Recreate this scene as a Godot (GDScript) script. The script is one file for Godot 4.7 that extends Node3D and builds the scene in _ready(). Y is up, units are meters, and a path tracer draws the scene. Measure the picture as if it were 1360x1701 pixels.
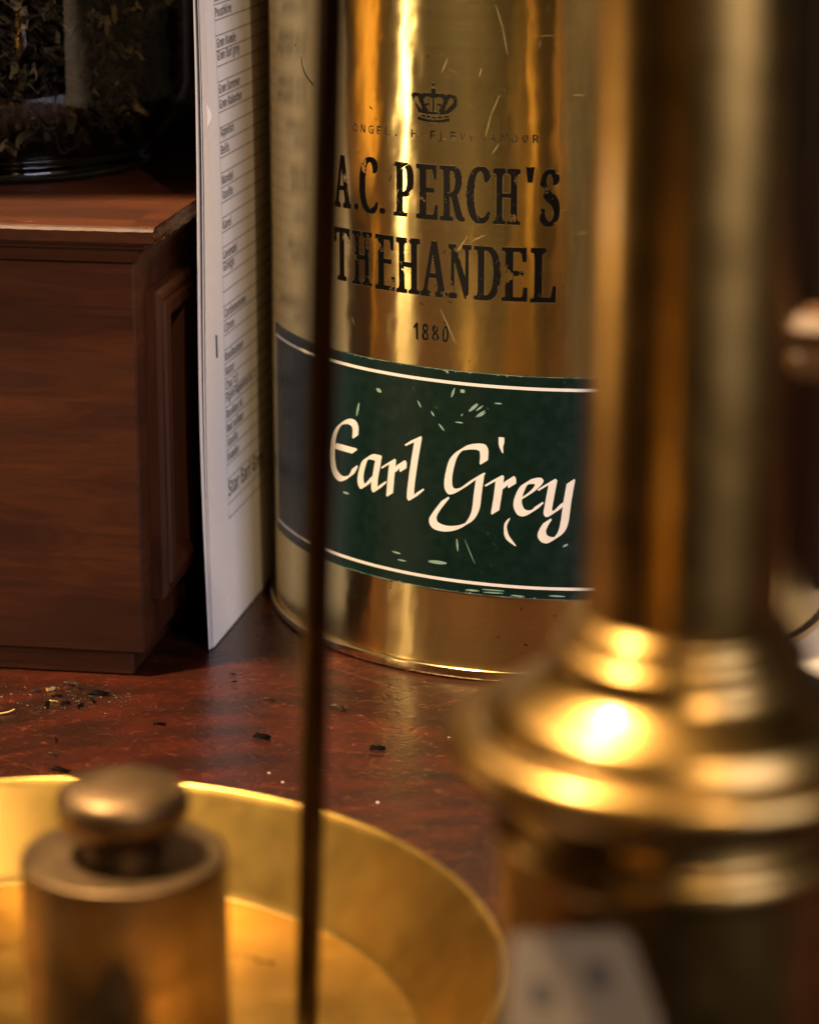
extends Node3D

const FONT_NOTE := 0
var rng := RandomNumberGenerator.new()
var names := {}


# ---------------------------------------------------------------- naming and tagging
func numbered(called: String) -> String:
	if not names.has(called):
		names[called] = 0
		return called
	names[called] += 1
	return "%s_%03d" % [called, names[called]]


func tag(o: Node3D, label: String, category: String, group := "", kind := "") -> Node3D:
	if label:
		o.set_meta("label", label)
	if category:
		o.set_meta("category", category)
	if group:
		o.set_meta("group", group)
	if kind:
		o.set_meta("kind", kind)
	return o


func thing(called: String, label: String, category: String, at := Vector3.ZERO, turn := 0.0, group := "") -> Node3D:
	var o := Node3D.new()
	o.name = numbered(called)
	add_child(o)
	o.position = at
	o.rotation.y = turn
	tag(o, label, category, group)
	return o


func obj(called: String, m: Mesh, mat: Material, parent: Node3D = null) -> MeshInstance3D:
	var o := MeshInstance3D.new()
	o.mesh = m
	if mat:
		o.material_override = mat
	if parent == null:
		o.name = numbered(called)
		add_child(o, true)
	else:
		o.name = called
		parent.add_child(o, true)
	return o


func struct(called: String, m: Mesh, mat: Material) -> MeshInstance3D:
	var o := obj(called, m, mat)
	o.set_meta("kind", "structure")
	return o


# ---------------------------------------------------------------- mesh builder
class MB:
	var v := PackedVector3Array()
	var n := PackedVector3Array()
	var uv := PackedVector2Array()
	var idx := PackedInt32Array()

	func vert(p: Vector3, nn: Vector3, t := Vector2.ZERO) -> int:
		v.append(p)
		n.append(nn)
		uv.append(t)
		return v.size() - 1

	func tri(a: int, b: int, c: int) -> void:
		var f := (v[b] - v[a]).cross(v[c] - v[a])
		if f.length_squared() < 1e-20:
			return
		if f.dot(n[a] + n[b] + n[c]) > 0.0:
			idx.append_array(PackedInt32Array([a, c, b]))
		else:
			idx.append_array(PackedInt32Array([a, b, c]))

	func quad(a: int, b: int, c: int, d: int) -> void:
		tri(a, b, c)
		tri(a, c, d)

	func flat(pts: Array, out: Vector3, uvs := []) -> void:
		# a convex polygon with its own normal, facing roughly towards out
		var nn := Vector3.ZERO
		for i in range(1, pts.size() - 1):
			nn += (pts[i] - pts[0]).cross(pts[i + 1] - pts[0])
		nn = nn.normalized()
		if nn.dot(out) < 0.0:
			nn = -nn
		var first := v.size()
		for i in pts.size():
			vert(pts[i], nn, uvs[i] if uvs else Vector2.ZERO)
		for i in range(1, pts.size() - 1):
			tri(first, first + i, first + i + 1)

	func mesh(into: ArrayMesh = null) -> ArrayMesh:
		var m := into if into else ArrayMesh.new()
		var a := []
		a.resize(Mesh.ARRAY_MAX)
		a[Mesh.ARRAY_VERTEX] = v
		a[Mesh.ARRAY_NORMAL] = n
		a[Mesh.ARRAY_TEX_UV] = uv
		a[Mesh.ARRAY_INDEX] = idx
		m.add_surface_from_arrays(Mesh.PRIMITIVE_TRIANGLES, a)
		return m


func fillet(pts: Array) -> Array:
	# Vector3(r, y, fillet radius) -> rounded profile of Vector2
	var out := []
	for i in pts.size():
		var p := Vector2(pts[i].x, pts[i].y)
		var f: float = pts[i].z
		if f <= 0.0 or i == 0 or i == pts.size() - 1:
			out.append(p)
			continue
		var a := Vector2(pts[i - 1].x, pts[i - 1].y) - p
		var b := Vector2(pts[i + 1].x, pts[i + 1].y) - p
		f = minf(f, minf(a.length(), b.length()) * 0.49)
		var pa := p + a.normalized() * f
		var pb := p + b.normalized() * f
		for k in 7:
			var t := k / 6.0
			out.append(pa.lerp(p, t).lerp(p.lerp(pb, t), t))
	return out


func lathe(prof: Array, segs := 96, mb: MB = null, wobble := 0.0) -> ArrayMesh:
	var b := mb if mb else MB.new()
	var seg_n := []
	for i in prof.size() - 1:
		var d: Vector2 = prof[i + 1] - prof[i]
		seg_n.append(Vector2(d.y, -d.x).normalized())
	var length := 0.0
	var noise := FastNoiseLite.new()
	noise.frequency = 1.0
	noise.seed = 5
	for i in prof.size() - 1:
		var n0: Vector2 = seg_n[i]
		var n1: Vector2 = seg_n[i]
		if i > 0 and seg_n[i].dot(seg_n[i - 1]) > 0.72:
			n0 = (seg_n[i] + seg_n[i - 1]).normalized()
		if i < prof.size() - 2 and seg_n[i].dot(seg_n[i + 1]) > 0.72:
			n1 = (seg_n[i] + seg_n[i + 1]).normalized()
		var l1: float = length + (prof[i + 1] - prof[i]).length()
		var first := b.v.size()
		for k in segs + 1:
			var a := TAU * k / segs
			var dir := Vector3(sin(a), 0, cos(a))
			var w := 1.0 + (wobble * noise.get_noise_2d(3.0 * sin(a), 3.0 * cos(a)) if wobble > 0.0 else 0.0)
			b.vert(dir * prof[i].x * w + Vector3.UP * prof[i].y, dir * n0.x + Vector3.UP * n0.y, Vector2(float(k) / segs, length * 10.0))
			b.vert(dir * prof[i + 1].x * w + Vector3.UP * prof[i + 1].y, dir * n1.x + Vector3.UP * n1.y, Vector2(float(k) / segs, l1 * 10.0))
		for k in segs:
			b.quad(first + 2 * k, first + 2 * k + 1, first + 2 * k + 3, first + 2 * k + 2)
		length = l1
	return null if mb else b.mesh()


func bevel_box(lo: Vector3, hi: Vector3, e: float) -> ArrayMesh:
	var b := MB.new()
	bevel_into(b, lo, hi, e)
	return b.mesh()


func bevel_into(b: MB, lo: Vector3, hi: Vector3, e: float) -> void:
	var c := (lo + hi) * 0.5
	var h := (hi - lo) * 0.5
	var g := h - Vector3(e, e, e)
	for ax in 3:
		var u := (ax + 1) % 3
		var w := (ax + 2) % 3
		for s in [-1.0, 1.0]:
			var pts := []
			for q in [[-1, -1], [1, -1], [1, 1], [-1, 1]]:
				var p := Vector3.ZERO
				p[ax] = h[ax] * s
				p[u] = g[u] * q[0]
				p[w] = g[w] * q[1]
				pts.append(c + p)
			var o := Vector3.ZERO
			o[ax] = s
			b.flat(pts, o)
		for su in [-1.0, 1.0]:
			for sw in [-1.0, 1.0]:
				var pts := []
				for q in [[-1.0, 0], [1.0, 0], [1.0, 1], [-1.0, 1]]:
					var p := Vector3.ZERO
					p[ax] = g[ax] * q[0]
					p[u] = (h[u] if q[1] == 0 else g[u]) * su
					p[w] = (g[w] if q[1] == 0 else h[w]) * sw
					pts.append(c + p)
				var o := Vector3.ZERO
				o[u] = su
				o[w] = sw
				b.flat(pts, o)
	for sx in [-1.0, 1.0]:
		for sy in [-1.0, 1.0]:
			for sz in [-1.0, 1.0]:
				var s := Vector3(sx, sy, sz)
				b.flat([c + Vector3(h.x, g.y, g.z) * s, c + Vector3(g.x, h.y, g.z) * s, c + Vector3(g.x, g.y, h.z) * s], s)


func prism(poly: Array, from: Vector3, along: Vector3, xdir: Vector3, ydir: Vector3, m0 := 0.0, m1 := 0.0) -> ArrayMesh:
	# a moulding: the profile poly (x along xdir, y along ydir) drawn from «from» along «along»; m0, m1 mitre the ends by profile x
	var b := MB.new()
	var dir := along.normalized()
	var ctr := Vector2.ZERO
	for p in poly:
		ctr += p / poly.size()
	var A := []
	var B := []
	for p in poly:
		var q: Vector3 = from + xdir * p.x + ydir * p.y
		A.append(q + dir * m0 * p.x)
		B.append(q + along + dir * m1 * p.x)
	for i in poly.size():
		var j := (i + 1) % poly.size()
		var mid: Vector2 = (poly[i] + poly[j]) * 0.5 - ctr
		var e: Vector2 = poly[j] - poly[i]
		var nn := Vector2(e.y, -e.x)
		if nn.dot(mid) < 0.0:
			nn = -nn
		b.flat([A[i], A[j], B[j], B[i]], xdir * nn.x + ydir * nn.y)
	var tris := Geometry2D.triangulate_polygon(PackedVector2Array(poly))
	for k in range(0, tris.size(), 3):
		b.flat([A[tris[k]], A[tris[k + 1]], A[tris[k + 2]]], -dir)
		b.flat([B[tris[k]], B[tris[k + 1]], B[tris[k + 2]]], dir)
	return b.mesh()


func tube(path: Array, r0: float, r1: float, segs := 20) -> ArrayMesh:
	var b := MB.new()
	var count := path.size()
	for i in count:
		var d: Vector3 = (path[mini(i + 1, count - 1)] - path[maxi(i - 1, 0)]).normalized()
		var s := d.cross(Vector3(0.3, 0.1, 1)).normalized()
		var u := s.cross(d)
		var r := lerpf(r0, r1, i / float(count - 1))
		for k in segs + 1:
			var a := TAU * k / segs
			var o := s * cos(a) + u * sin(a)
			b.vert(path[i] + o * r, o, Vector2(float(k) / segs, i))
	for i in count - 1:
		for k in segs:
			var q := i * (segs + 1) + k
			b.quad(q, q + 1, q + segs + 2, q + segs + 1)
	for e in [0, count - 1]:
		var pts := []
		for k in segs:
			pts.append(b.v[e * (segs + 1) + k])
		b.flat(pts, path[e] - path[1 if e == 0 else count - 2])
	return b.mesh()


func leaf_mesh(l: float, w: float, curl: float, twist: float, ragged: int) -> ArrayMesh:
	# a dry curled leaf fragment: a bent, twisted strip with thickness
	var b := MB.new()
	var r := RandomNumberGenerator.new()
	r.seed = ragged
	var top := []
	var bot := []
	for i in 9:
		var t := i / 8.0 - 0.5
		var ww := w * (1.0 - 3.4 * t * t) * r.randf_range(0.65, 1.3)
		var row := []
		var row2 := []
		for k in 4:
			var s := (k / 3.0 - 0.5) * 2.0
			var ang := s * curl
			var p := Vector3(t * l, ww * 0.5 * (1.0 - cos(ang)) / maxf(curl * 0.5, 0.1) + r.randf_range(-0.05, 0.05) * w, ww * 0.5 * sin(ang) / maxf(curl, 0.2) * 1.2)
			p = p.rotated(Vector3.RIGHT, twist * t)
			p.y += l * 0.35 * t * t
			p.z += l * 0.22 * sin(t * 5.0)
			row.append(p)
			row2.append(p + Vector3(0, w * 0.10, 0))
		bot.append(row)
		top.append(row2)
	for i in 8:
		for k in 3:
			b.flat([top[i][k], top[i + 1][k], top[i + 1][k + 1], top[i][k + 1]], Vector3.UP)
			b.flat([bot[i][k], bot[i + 1][k], bot[i + 1][k + 1], bot[i][k + 1]], Vector3.DOWN)
		b.flat([top[i][0], top[i + 1][0], bot[i + 1][0], bot[i][0]], Vector3.FORWARD)
		b.flat([top[i][3], top[i + 1][3], bot[i + 1][3], bot[i][3]], Vector3.BACK)
	for k in 3:
		b.flat([top[0][k], top[0][k + 1], bot[0][k + 1], bot[0][k]], Vector3.LEFT)
		b.flat([top[8][k], top[8][k + 1], bot[8][k + 1], bot[8][k]], Vector3.RIGHT)
	var low := INF
	for p in b.v:
		low = minf(low, p.y)
	for i in b.v.size():
		b.v[i].y -= low
	return b.mesh()


# ---------------------------------------------------------------- drawing of print
class Mask:
	var w: int
	var h: int
	var a := PackedFloat32Array()

	func _init(ww: int, hh: int) -> void:
		w = ww
		h = hh
		a.resize(w * h)

	func span(y: int, x0: float, x1: float, amount: float) -> void:
		if y < 0 or y >= h:
			return
		var i0 := maxi(0, floori(x0))
		var i1 := mini(w - 1, floori(x1))
		for i in range(i0, i1 + 1):
			var c := minf(x1, i + 1.0) - maxf(x0, float(i))
			if c > 0.0:
				a[y * w + i] = minf(1.0, a[y * w + i] + c * amount)

	func tri(p: Vector2, q: Vector2, r: Vector2) -> void:
		var lo := minf(p.y, minf(q.y, r.y))
		var hi := maxf(p.y, maxf(q.y, r.y))
		var y := floorf(lo * 4.0) / 4.0 + 0.125
		while y < hi:
			var xs := []
			for e in [[p, q], [q, r], [r, p]]:
				var u: Vector2 = e[0]
				var v: Vector2 = e[1]
				if (u.y <= y) != (v.y <= y):
					xs.append(u.x + (v.x - u.x) * (y - u.y) / (v.y - u.y))
			if xs.size() == 2:
				span(floori(y), minf(xs[0], xs[1]), maxf(xs[0], xs[1]), 0.25)
			y += 0.25

	func dab(c: Vector2, half_long: float, half_thin: float, ang: float, amount := 1.0) -> void:
		# one touch of a broad pen nib, kept where it is stronger than what is there
		var e := half_long + 1.5
		var ca := cos(ang)
		var sa := sin(ang)
		for y in range(maxi(0, floori(c.y - e)), mini(h, ceili(c.y + e) + 1)):
			for x in range(maxi(0, floori(c.x - e)), mini(w, ceili(c.x + e) + 1)):
				var dx := x + 0.5 - c.x
				var dy := y + 0.5 - c.y
				var u := absf(dx * ca + dy * sa) - half_long
				var v := absf(-dx * sa + dy * ca) - half_thin
				var d := maxf(u, v)
				if d < 0.5:
					var k := minf(1.0, 0.5 - d) * amount
					if k > a[y * w + x]:
						a[y * w + x] = k

	func line(p: Vector2, q: Vector2, r: float, amount := 1.0) -> void:
		# a scratch, thinner at its ends
		var steps := maxi(2, int(p.distance_to(q) / maxf(0.6, r * 0.5)))
		for i in steps + 1:
			var t := i / float(steps)
			var k := r * (0.45 + 0.55 * sin(PI * clampf(t, 0.04, 0.96)))
			dab(p.lerp(q, t), k, k, 0.0, amount)


var glyphs := {}
func glyph(text: String, font_name: String, weight: int) -> Dictionary:
	# the triangles of a piece of text and its box
	var key := "%s|%s|%d" % [text, font_name, weight]
	if glyphs.has(key):
		return glyphs[key]
	var f := SystemFont.new()
	f.font_names = PackedStringArray([font_name])
	f.font_weight = weight
	var t := TextMesh.new()
	t.font = f
	t.font_size = 64
	t.pixel_size = 0.01
	t.depth = 0.0
	t.curve_step = 1.0
	t.text = text
	var arr := t.surface_get_arrays(0)
	var vv: PackedVector3Array = arr[Mesh.ARRAY_VERTEX]
	var ii = arr[Mesh.ARRAY_INDEX]
	if ii == null:
		ii = PackedInt32Array(range(vv.size()))
	var lo := Vector2(INF, INF)
	var hi := Vector2(-INF, -INF)
	for p in vv:
		lo = lo.min(Vector2(p.x, p.y))
		hi = hi.max(Vector2(p.x, p.y))
	glyphs[key] = {"v": vv, "i": ii, "lo": lo, "hi": hi}
	return glyphs[key]


func print_text(m: Mask, text: String, font_name: String, weight: int, box: Rect2, swell := 0.0) -> void:
	# fits the text's own box into box (pixels, y down)
	var g := glyph(text, font_name, weight)
	var lo: Vector2 = g.lo
	var size: Vector2 = g.hi - g.lo
	var vv: PackedVector3Array = g.v
	var ii: PackedInt32Array = g.i
	for off in ([-swell, swell] if swell > 0.0 else [0.0]):
		for k in range(0, ii.size(), 3):
			var q := []
			for j in 3:
				var p := vv[ii[k + j]]
				q.append(Vector2(box.position.x + off + (p.x - lo.x) / size.x * box.size.x, box.end.y - (p.y - lo.y) / size.y * box.size.y))
			m.tri(q[0], q[1], q[2])


func smooth_path(pts: Array, step: float) -> Array:
	var c := Curve2D.new()
	for i in pts.size():
		var a: Vector2 = pts[maxi(i - 1, 0)]
		var b: Vector2 = pts[mini(i + 1, pts.size() - 1)]
		var t := (b - a) / 6.0
		c.add_point(pts[i], -t, t)
	c.bake_interval = step
	return Array(c.get_baked_points())


func noise_tex(freq: float, octaves: int, lo: Color, hi: Color, seed_: int, size := 512) -> NoiseTexture2D:
	var f := FastNoiseLite.new()
	f.noise_type = FastNoiseLite.TYPE_SIMPLEX_SMOOTH
	f.frequency = freq
	f.fractal_octaves = octaves
	f.seed = seed_
	var t := NoiseTexture2D.new()
	t.noise = f
	t.width = size
	t.height = size
	t.seamless = true
	t.generate_mipmaps = false
	var g := Gradient.new()
	g.set_color(0, lo)
	g.set_color(1, hi)
	t.color_ramp = g
	return t


func wood_image(size: int, upright: bool, dark: Color, light: Color, seed_: int, stretch := 9.0) -> ImageTexture:
	# long grain: noise drawn out along one axis, with fine pores
	var f := FastNoiseLite.new()
	f.seed = seed_
	f.frequency = 0.010
	f.fractal_octaves = 4
	var pores := FastNoiseLite.new()
	pores.seed = seed_ + 3
	pores.frequency = 0.09
	pores.fractal_octaves = 2
	var data := PackedByteArray()
	data.resize(size * size * 3)
	var at := 0
	for y in size:
		for x in size:
			var u := float(y if upright else x)
			var v := float(x if upright else y)
			# blends the two ends so that the picture repeats without a seam
			var ku := smoothstep(size * 0.75, size, u)
			var kv := smoothstep(size * 0.75, size, v)
			var g0 := f.get_noise_2d(u / stretch, v * 1.4)
			if ku > 0.0:
				g0 = lerpf(g0, f.get_noise_2d((u - size) / stretch, v * 1.4), ku)
			if kv > 0.0:
				g0 = lerpf(g0, f.get_noise_2d(u / stretch, (v - size) * 1.4), kv)
			var p := pores.get_noise_2d(u / 14.0, v * 1.6)
			var t := clampf(0.5 + 1.1 * g0 + 0.25 * sin(g0 * 30.0) * 0.5, 0.0, 1.0)
			if p > 0.32:
				t *= 0.55
			var c := dark.lerp(light, t)
			data[at] = int(c.r * 255.0)
			data[at + 1] = int(c.g * 255.0)
			data[at + 2] = int(c.b * 255.0)
			at += 3
	return ImageTexture.create_from_image(Image.create_from_data(size, size, false, Image.FORMAT_RGB8, data))


func metal(albedo: Texture2D, rough: float, rough_tex: Texture2D, scale: float, bump: Texture2D = null, bump_cm := 0.0) -> StandardMaterial3D:
	var m := StandardMaterial3D.new()
	m.albedo_texture = albedo
	m.metallic = 1.0
	m.metallic_specular = 0.5
	m.roughness = rough
	m.roughness_texture = rough_tex
	m.uv1_triplanar = true
	m.uv1_scale = Vector3(scale, scale, scale)
	if bump:
		m.heightmap_enabled = true
		m.heightmap_texture = bump
		m.heightmap_scale = bump_cm
	return m


func woody(tex: Texture2D, rough: float, scale: float, bump_cm := 0.01) -> StandardMaterial3D:
	var m := StandardMaterial3D.new()
	m.albedo_texture = tex
	m.roughness = rough
	m.uv1_triplanar = true
	m.uv1_scale = Vector3(scale, scale, scale)
	m.heightmap_enabled = true
	m.heightmap_texture = tex
	m.heightmap_scale = bump_cm
	return m


func plain(c: Color, rough: float) -> StandardMaterial3D:
	var m := StandardMaterial3D.new()
	m.albedo_color = c
	m.roughness = rough
	return m


# ---------------------------------------------------------------- the tea tin
const TIN_R := 0.0842
const TIN_H := 0.235
const TIN_TURN := -25.8     # degrees from +z to the middle of the print

func tin_wave(a: float, y: float, noise: FastNoiseLite) -> float:
	# how the thin sheet of the tin bulges and dents
	return 0.00022 * noise.get_noise_3d(1.7 * sin(a), y * 9.0, 1.7 * cos(a)) + 0.00010 * noise.get_noise_3d(5.0 * sin(a), y * 16.0 + 7.0, 5.0 * cos(a))


func tin_wall(r0: float, y0: float, y1: float, a0: float, a1: float, na: int, ny: int, tilt: float, waves: FastNoiseLite, v_lo: float, v_hi: float) -> ArrayMesh:
	# a piece of cylinder wall with uv 0..1 across and the given v span; angles from the middle of the print
	var b := MB.new()
	for j in ny + 1:
		for i in na + 1:
			var a := lerpf(a0, a1, i / float(na))
			var y := lerpf(y0, y1, j / float(ny))
			var pos := func(aa: float, yy: float) -> Vector3:
				var r := r0 + tin_wave(aa, yy, waves)
				return Vector3(sin(aa) * r, yy + tilt * sin(aa + deg_to_rad(TIN_TURN)), cos(aa) * r)
			var p: Vector3 = pos.call(a, y)
			var da: Vector3 = pos.call(a + 0.004, y) - pos.call(a - 0.004, y)
			var dy: Vector3 = pos.call(a, y + 0.0004) - pos.call(a, y - 0.0004)
			b.vert(p, dy.cross(da).normalized() * (1.0 if dy.cross(da).dot(Vector3(sin(a), 0, cos(a))) > 0 else -1.0), Vector2(i / float(na), lerpf(v_lo, v_hi, j / float(ny))))
	for j in ny:
		for i in na:
			var q := j * (na + 1) + i
			b.quad(q, q + 1, q + na + 2, q + na + 1)
	return b.mesh()


func tin_print() -> StandardMaterial3D:
	# the lacquered sheet with its worn black lettering, over half of the tin's round: 2048 x 2048
	var W := 2048
	var H := 2048
	var pmm := W / (PI * TIN_R * 1000.0)          # pixels in a millimetre across
	var qmm := H / (TIN_H * 1000.0)
	var m := Mask.new(W, H)
	var box := func(s0: float, s1: float, h0: float, h1: float) -> Rect2:
		return Rect2(W * 0.5 + s0 * pmm, H - h1 * qmm, (s1 - s0) * pmm, (h1 - h0) * qmm)
	var letters := [
		["A", -34.3, -27.6, 129.5, 143.9], [".", -26.2, -24.7, 129.6, 131.2], ["C", -24.1, -17.7, 129.0, 144.4], [".", -16.9, -15.2, 129.4, 131.0], ["P", -12.1, -6.0, 129.4, 144.0], ["E", -4.9, 1.2, 129.3, 144.0],
		["R", 2.2, 8.9, 129.3, 144.0], ["C", 9.7, 15.9, 128.9, 144.2], ["H", 17.0, 24.1, 129.0, 143.8], ["'", 25.8, 27.8, 140.4, 144.4], ["S", 29.5, 34.6, 128.7, 144.0],
		["T", -34.5, -28.3, 109.0, 123.8], ["H", -26.9, -20.0, 108.8, 123.8], ["E", -18.4, -12.1, 108.5, 123.7], ["H", -11.3, -4.1, 108.4, 123.5], ["A", -3.5, 4.0, 108.3, 123.3], ["N", 4.6, 10.9, 108.3, 123.0],
		["D", 12.0, 19.0, 108.3, 122.9], ["E", 19.6, 26.2, 108.2, 122.9], ["L", 27.4, 33.9, 108.1, 122.8],
	]
	for l in letters:
		print_text(m, l[0], "Droid Serif", 700, box.call(l[1], l[2], l[3], l[4]), 1.4)
	for l in [["1", -6.0, -4.6], ["8", -3.3, -1.3], ["8", -0.3, 1.75], ["0", 2.7, 4.6]]:
		print_text(m, l[0], "Droid Sans", 700, box.call(l[1], l[2], 95.8, 100.5))
	var small := "KONGEL. HOFLEVERANDØR"
	for i in small.length():
		if small[i] == " ":
			continue
		var s := lerpf(-28.4, 28.2, i / float(small.length() - 1))
		var wide := 0.5 if small[i] == "." else 1.5
		print_text(m, small[i], "Droid Sans", 400, box.call(s - wide * 0.5, s + wide * 0.5, 150.9 if small[i] != "." else 150.9, 153.0 if small[i] != "." else 151.3))
	# the crown: a banded rim, two leaf-shaped side arches, a middle arch and the orb with its cross
	var at := func(s: float, h: float) -> Vector2:
		return Vector2(W * 0.5 + s * pmm, H - h * qmm)
	for k in 60:
		var t := k / 59.0
		var sx := lerpf(-4.2, 4.2, t)
		var sag := 0.5 * (sx / 4.2) * (sx / 4.2)
		m.dab(at.call(sx, 155.6 + sag), 3.0, 3.0, 0.0)
		m.dab(at.call(sx, 156.6 + sag), 2.0, 2.0, 0.0, 1.0 if k % 12 > 4 else 0.0)
		m.dab(at.call(sx, 157.7 + sag), 3.4, 3.4, 0.0)
	for sgn in [-1.0, 1.0]:
		for p in smooth_path([at.call(4.0 * sgn, 158.2), at.call(6.2 * sgn, 160.4), at.call(5.9 * sgn, 162.2), at.call(4.3 * sgn, 162.3), at.call(3.6 * sgn, 160.6)], 1.0):
			m.dab(p, 3.6, 3.6, 0.0)
		for p in smooth_path([at.call(2.6 * sgn, 158.2), at.call(3.4 * sgn, 161.4), at.call(2.2 * sgn, 162.6), at.call(0.3 * sgn, 162.2)], 1.0):
			m.dab(p, 3.8, 3.8, 0.0)
		for p in smooth_path([at.call(1.9 * sgn, 158.4), at.call(2.5 * sgn, 159.6), at.call(1.2 * sgn, 160.2)], 1.0):
			m.dab(p, 2.0, 2.0, 0.0)
	for p in smooth_path([at.call(0, 158.2), at.call(0, 163.0)], 1.0):
		m.dab(p, 3.0, 3.0, 0.0)
	m.dab(at.call(0, 163.6), 6.0, 6.0, 0.0)
	m.dab(at.call(0, 165.2), 1.8, 7.0, 0.0)
	m.dab(at.call(0, 165.3), 5.0, 1.8, 0.0)
	# wear: patches rubbed off, and fine scratches through the ink
	var rub := FastNoiseLite.new()
	rub.seed = 11
	rub.frequency = 0.012
	rub.fractal_octaves = 4
	var fine := FastNoiseLite.new()
	fine.seed = 12
	fine.frequency = 0.16
	var cut := Mask.new(W, H)
	var r := RandomNumberGenerator.new()
	r.seed = 21
	for i in 130:
		var c: Vector2 = at.call(r.randf_range(-37, 38), r.randf_range(107, 146))
		var a := r.randf_range(-0.6, 2.2)
		var l := r.randf_range(6, 30)
		cut.line(c, c + Vector2(cos(a), -sin(a)) * l, r.randf_range(0.35, 1.0), r.randf_range(0.75, 1.0))
	var bright := Mask.new(W, H)
	for s in [[17.21, 186.61, 19.12, 180.69], [19.12, 180.69, 20.41, 174.07], [2.43, 168.62, 4.03, 172.33], [14.73, 152.37, 16.08, 157.84], [16.08, 157.84, 18.46, 163.3], [16.51, 147.67, 18.37, 150.46], [31.79, 132.46, 37.36, 133.39], [38.08, 163.58, 40.78, 163.44],
			[5.96, 119.54, 9.94, 125.36], [11.03, 124.03, 14.94, 125.97], [2.27, 104.85, 6.81, 95.64], [-27.38, 99.3, -26.38, 97.27], [29.13, 178.87, 32.48, 179.03], [28.51, 175.54, 29.15, 177.54], [39.72, 126.72, 42.11, 127.19], [12.86, 167.83, 13.54, 170.2]]:
		bright.line(at.call(s[0], s[1]), at.call(s[2], s[3]), 1.1, 0.4)
	for i in 220:
		var c: Vector2 = at.call(r.randf_range(-60, 60), r.randf_range(2, 195))
		var a := r.randf_range(0, PI)
		bright.line(c, c + Vector2(cos(a), -sin(a)) * r.randf_range(4, 26), r.randf_range(0.35, 0.6), r.randf_range(0.08, 0.3))
	var dark := Mask.new(W, H)
	for p in smooth_path([at.call(-50.3, 168.8), at.call(-49.6, 166.4), at.call(-47.6, 164.1), at.call(-43.8, 161.8)], 0.7):
		dark.dab(p, 1.3, 1.3, 0.0, 0.9)
	for i in 90:
		var c: Vector2 = at.call(r.randf_range(-70, 60), r.randf_range(2, 195))
		dark.line(c, c + Vector2(r.randf_range(-8, 8), r.randf_range(-8, 8)), r.randf_range(0.5, 1.1), r.randf_range(0.3, 0.8))
	var grain := FastNoiseLite.new()
	grain.seed = 9
	grain.frequency = 0.02
	grain.fractal_octaves = 3
	var col := PackedByteArray()
	col.resize(W * H * 3)
	var orm := PackedByteArray()
	orm.resize(W * H * 3)
	var speck := PackedFloat32Array()
	speck.resize(65536)
	for i in 65536:
		speck[i] = r.randf()
	var i3 := 0
	for y in H:
		# circumferential brushing: one value a row, slowly drifting along it
		var row := 0.03 * (speck[(y * 7) & 65535] - 0.5)
		for x in W:
			var i := y * W + x
			var g: float = row + 0.035 * (speck[(i * 13 + y * 7919) & 65535] - 0.5)
			var ink := m.a[i]
			if ink > 0.0:
				var wear := rub.get_noise_2d(x * 1.6, y) + 0.22 * fine.get_noise_2d(x, y)
				var limit := 0.41
				if y < H - 148.0 * qmm and y > H - 154.0 * qmm:
					limit = 0.32
				elif y > H - 102.0 * qmm:
					limit = 0.40
				ink *= 1.0 - smoothstep(limit - 0.05, limit + 0.05, wear)
				ink *= 1.0 - cut.a[i]
			var b := bright.a[i]
			ink *= 1.0 - b
			var d := dark.a[i]
			ink = maxf(ink, d * 0.85)
			var film := smoothstep(0.35, 0.95, ink)
			ink = smoothstep(0.0, 0.55, ink)
			var rr := lerpf(0.89 + g, 0.97, b * 0.6)
			var gg := lerpf(0.80 + g, 0.92, b * 0.6)
			var bb := lerpf(0.54 + g, 0.80, b * 0.6)
			col[i3] = int(lerpf(rr, 0.012, ink) * 255.0)
			col[i3 + 1] = int(lerpf(gg, 0.010, ink) * 255.0)
			col[i3 + 2] = int(lerpf(bb, 0.010, ink) * 255.0)
			orm[i3] = 255
			orm[i3 + 1] = int(clampf(lerpf(0.20 + 0.3 * g + 0.15 * b, 0.60, film), 0.0, 1.0) * 255.0)
			orm[i3 + 2] = int(clampf(1.0 - film - 0.25 * b, 0.0, 1.0) * 255.0)
			i3 += 3
	var mat := StandardMaterial3D.new()
	mat.albedo_texture = ImageTexture.create_from_image(Image.create_from_data(W, H, false, Image.FORMAT_RGB8, col))
	var t := ImageTexture.create_from_image(Image.create_from_data(W, H, false, Image.FORMAT_RGB8, orm))
	mat.metallic = 1.0
	mat.metallic_specular = 0.2
	mat.metallic_texture = t
	mat.metallic_texture_channel = BaseMaterial3D.TEXTURE_CHANNEL_BLUE
	mat.roughness = 1.0
	mat.roughness_texture = t
	mat.roughness_texture_channel = BaseMaterial3D.TEXTURE_CHANNEL_GREEN
	mat.anisotropy_enabled = true
	mat.anisotropy = -0.85
	return mat


const LABEL_S0 := -76.0
const LABEL_S1 := 88.0
const LABEL_H0 := 24.6
const LABEL_H1 := 87.6

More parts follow.
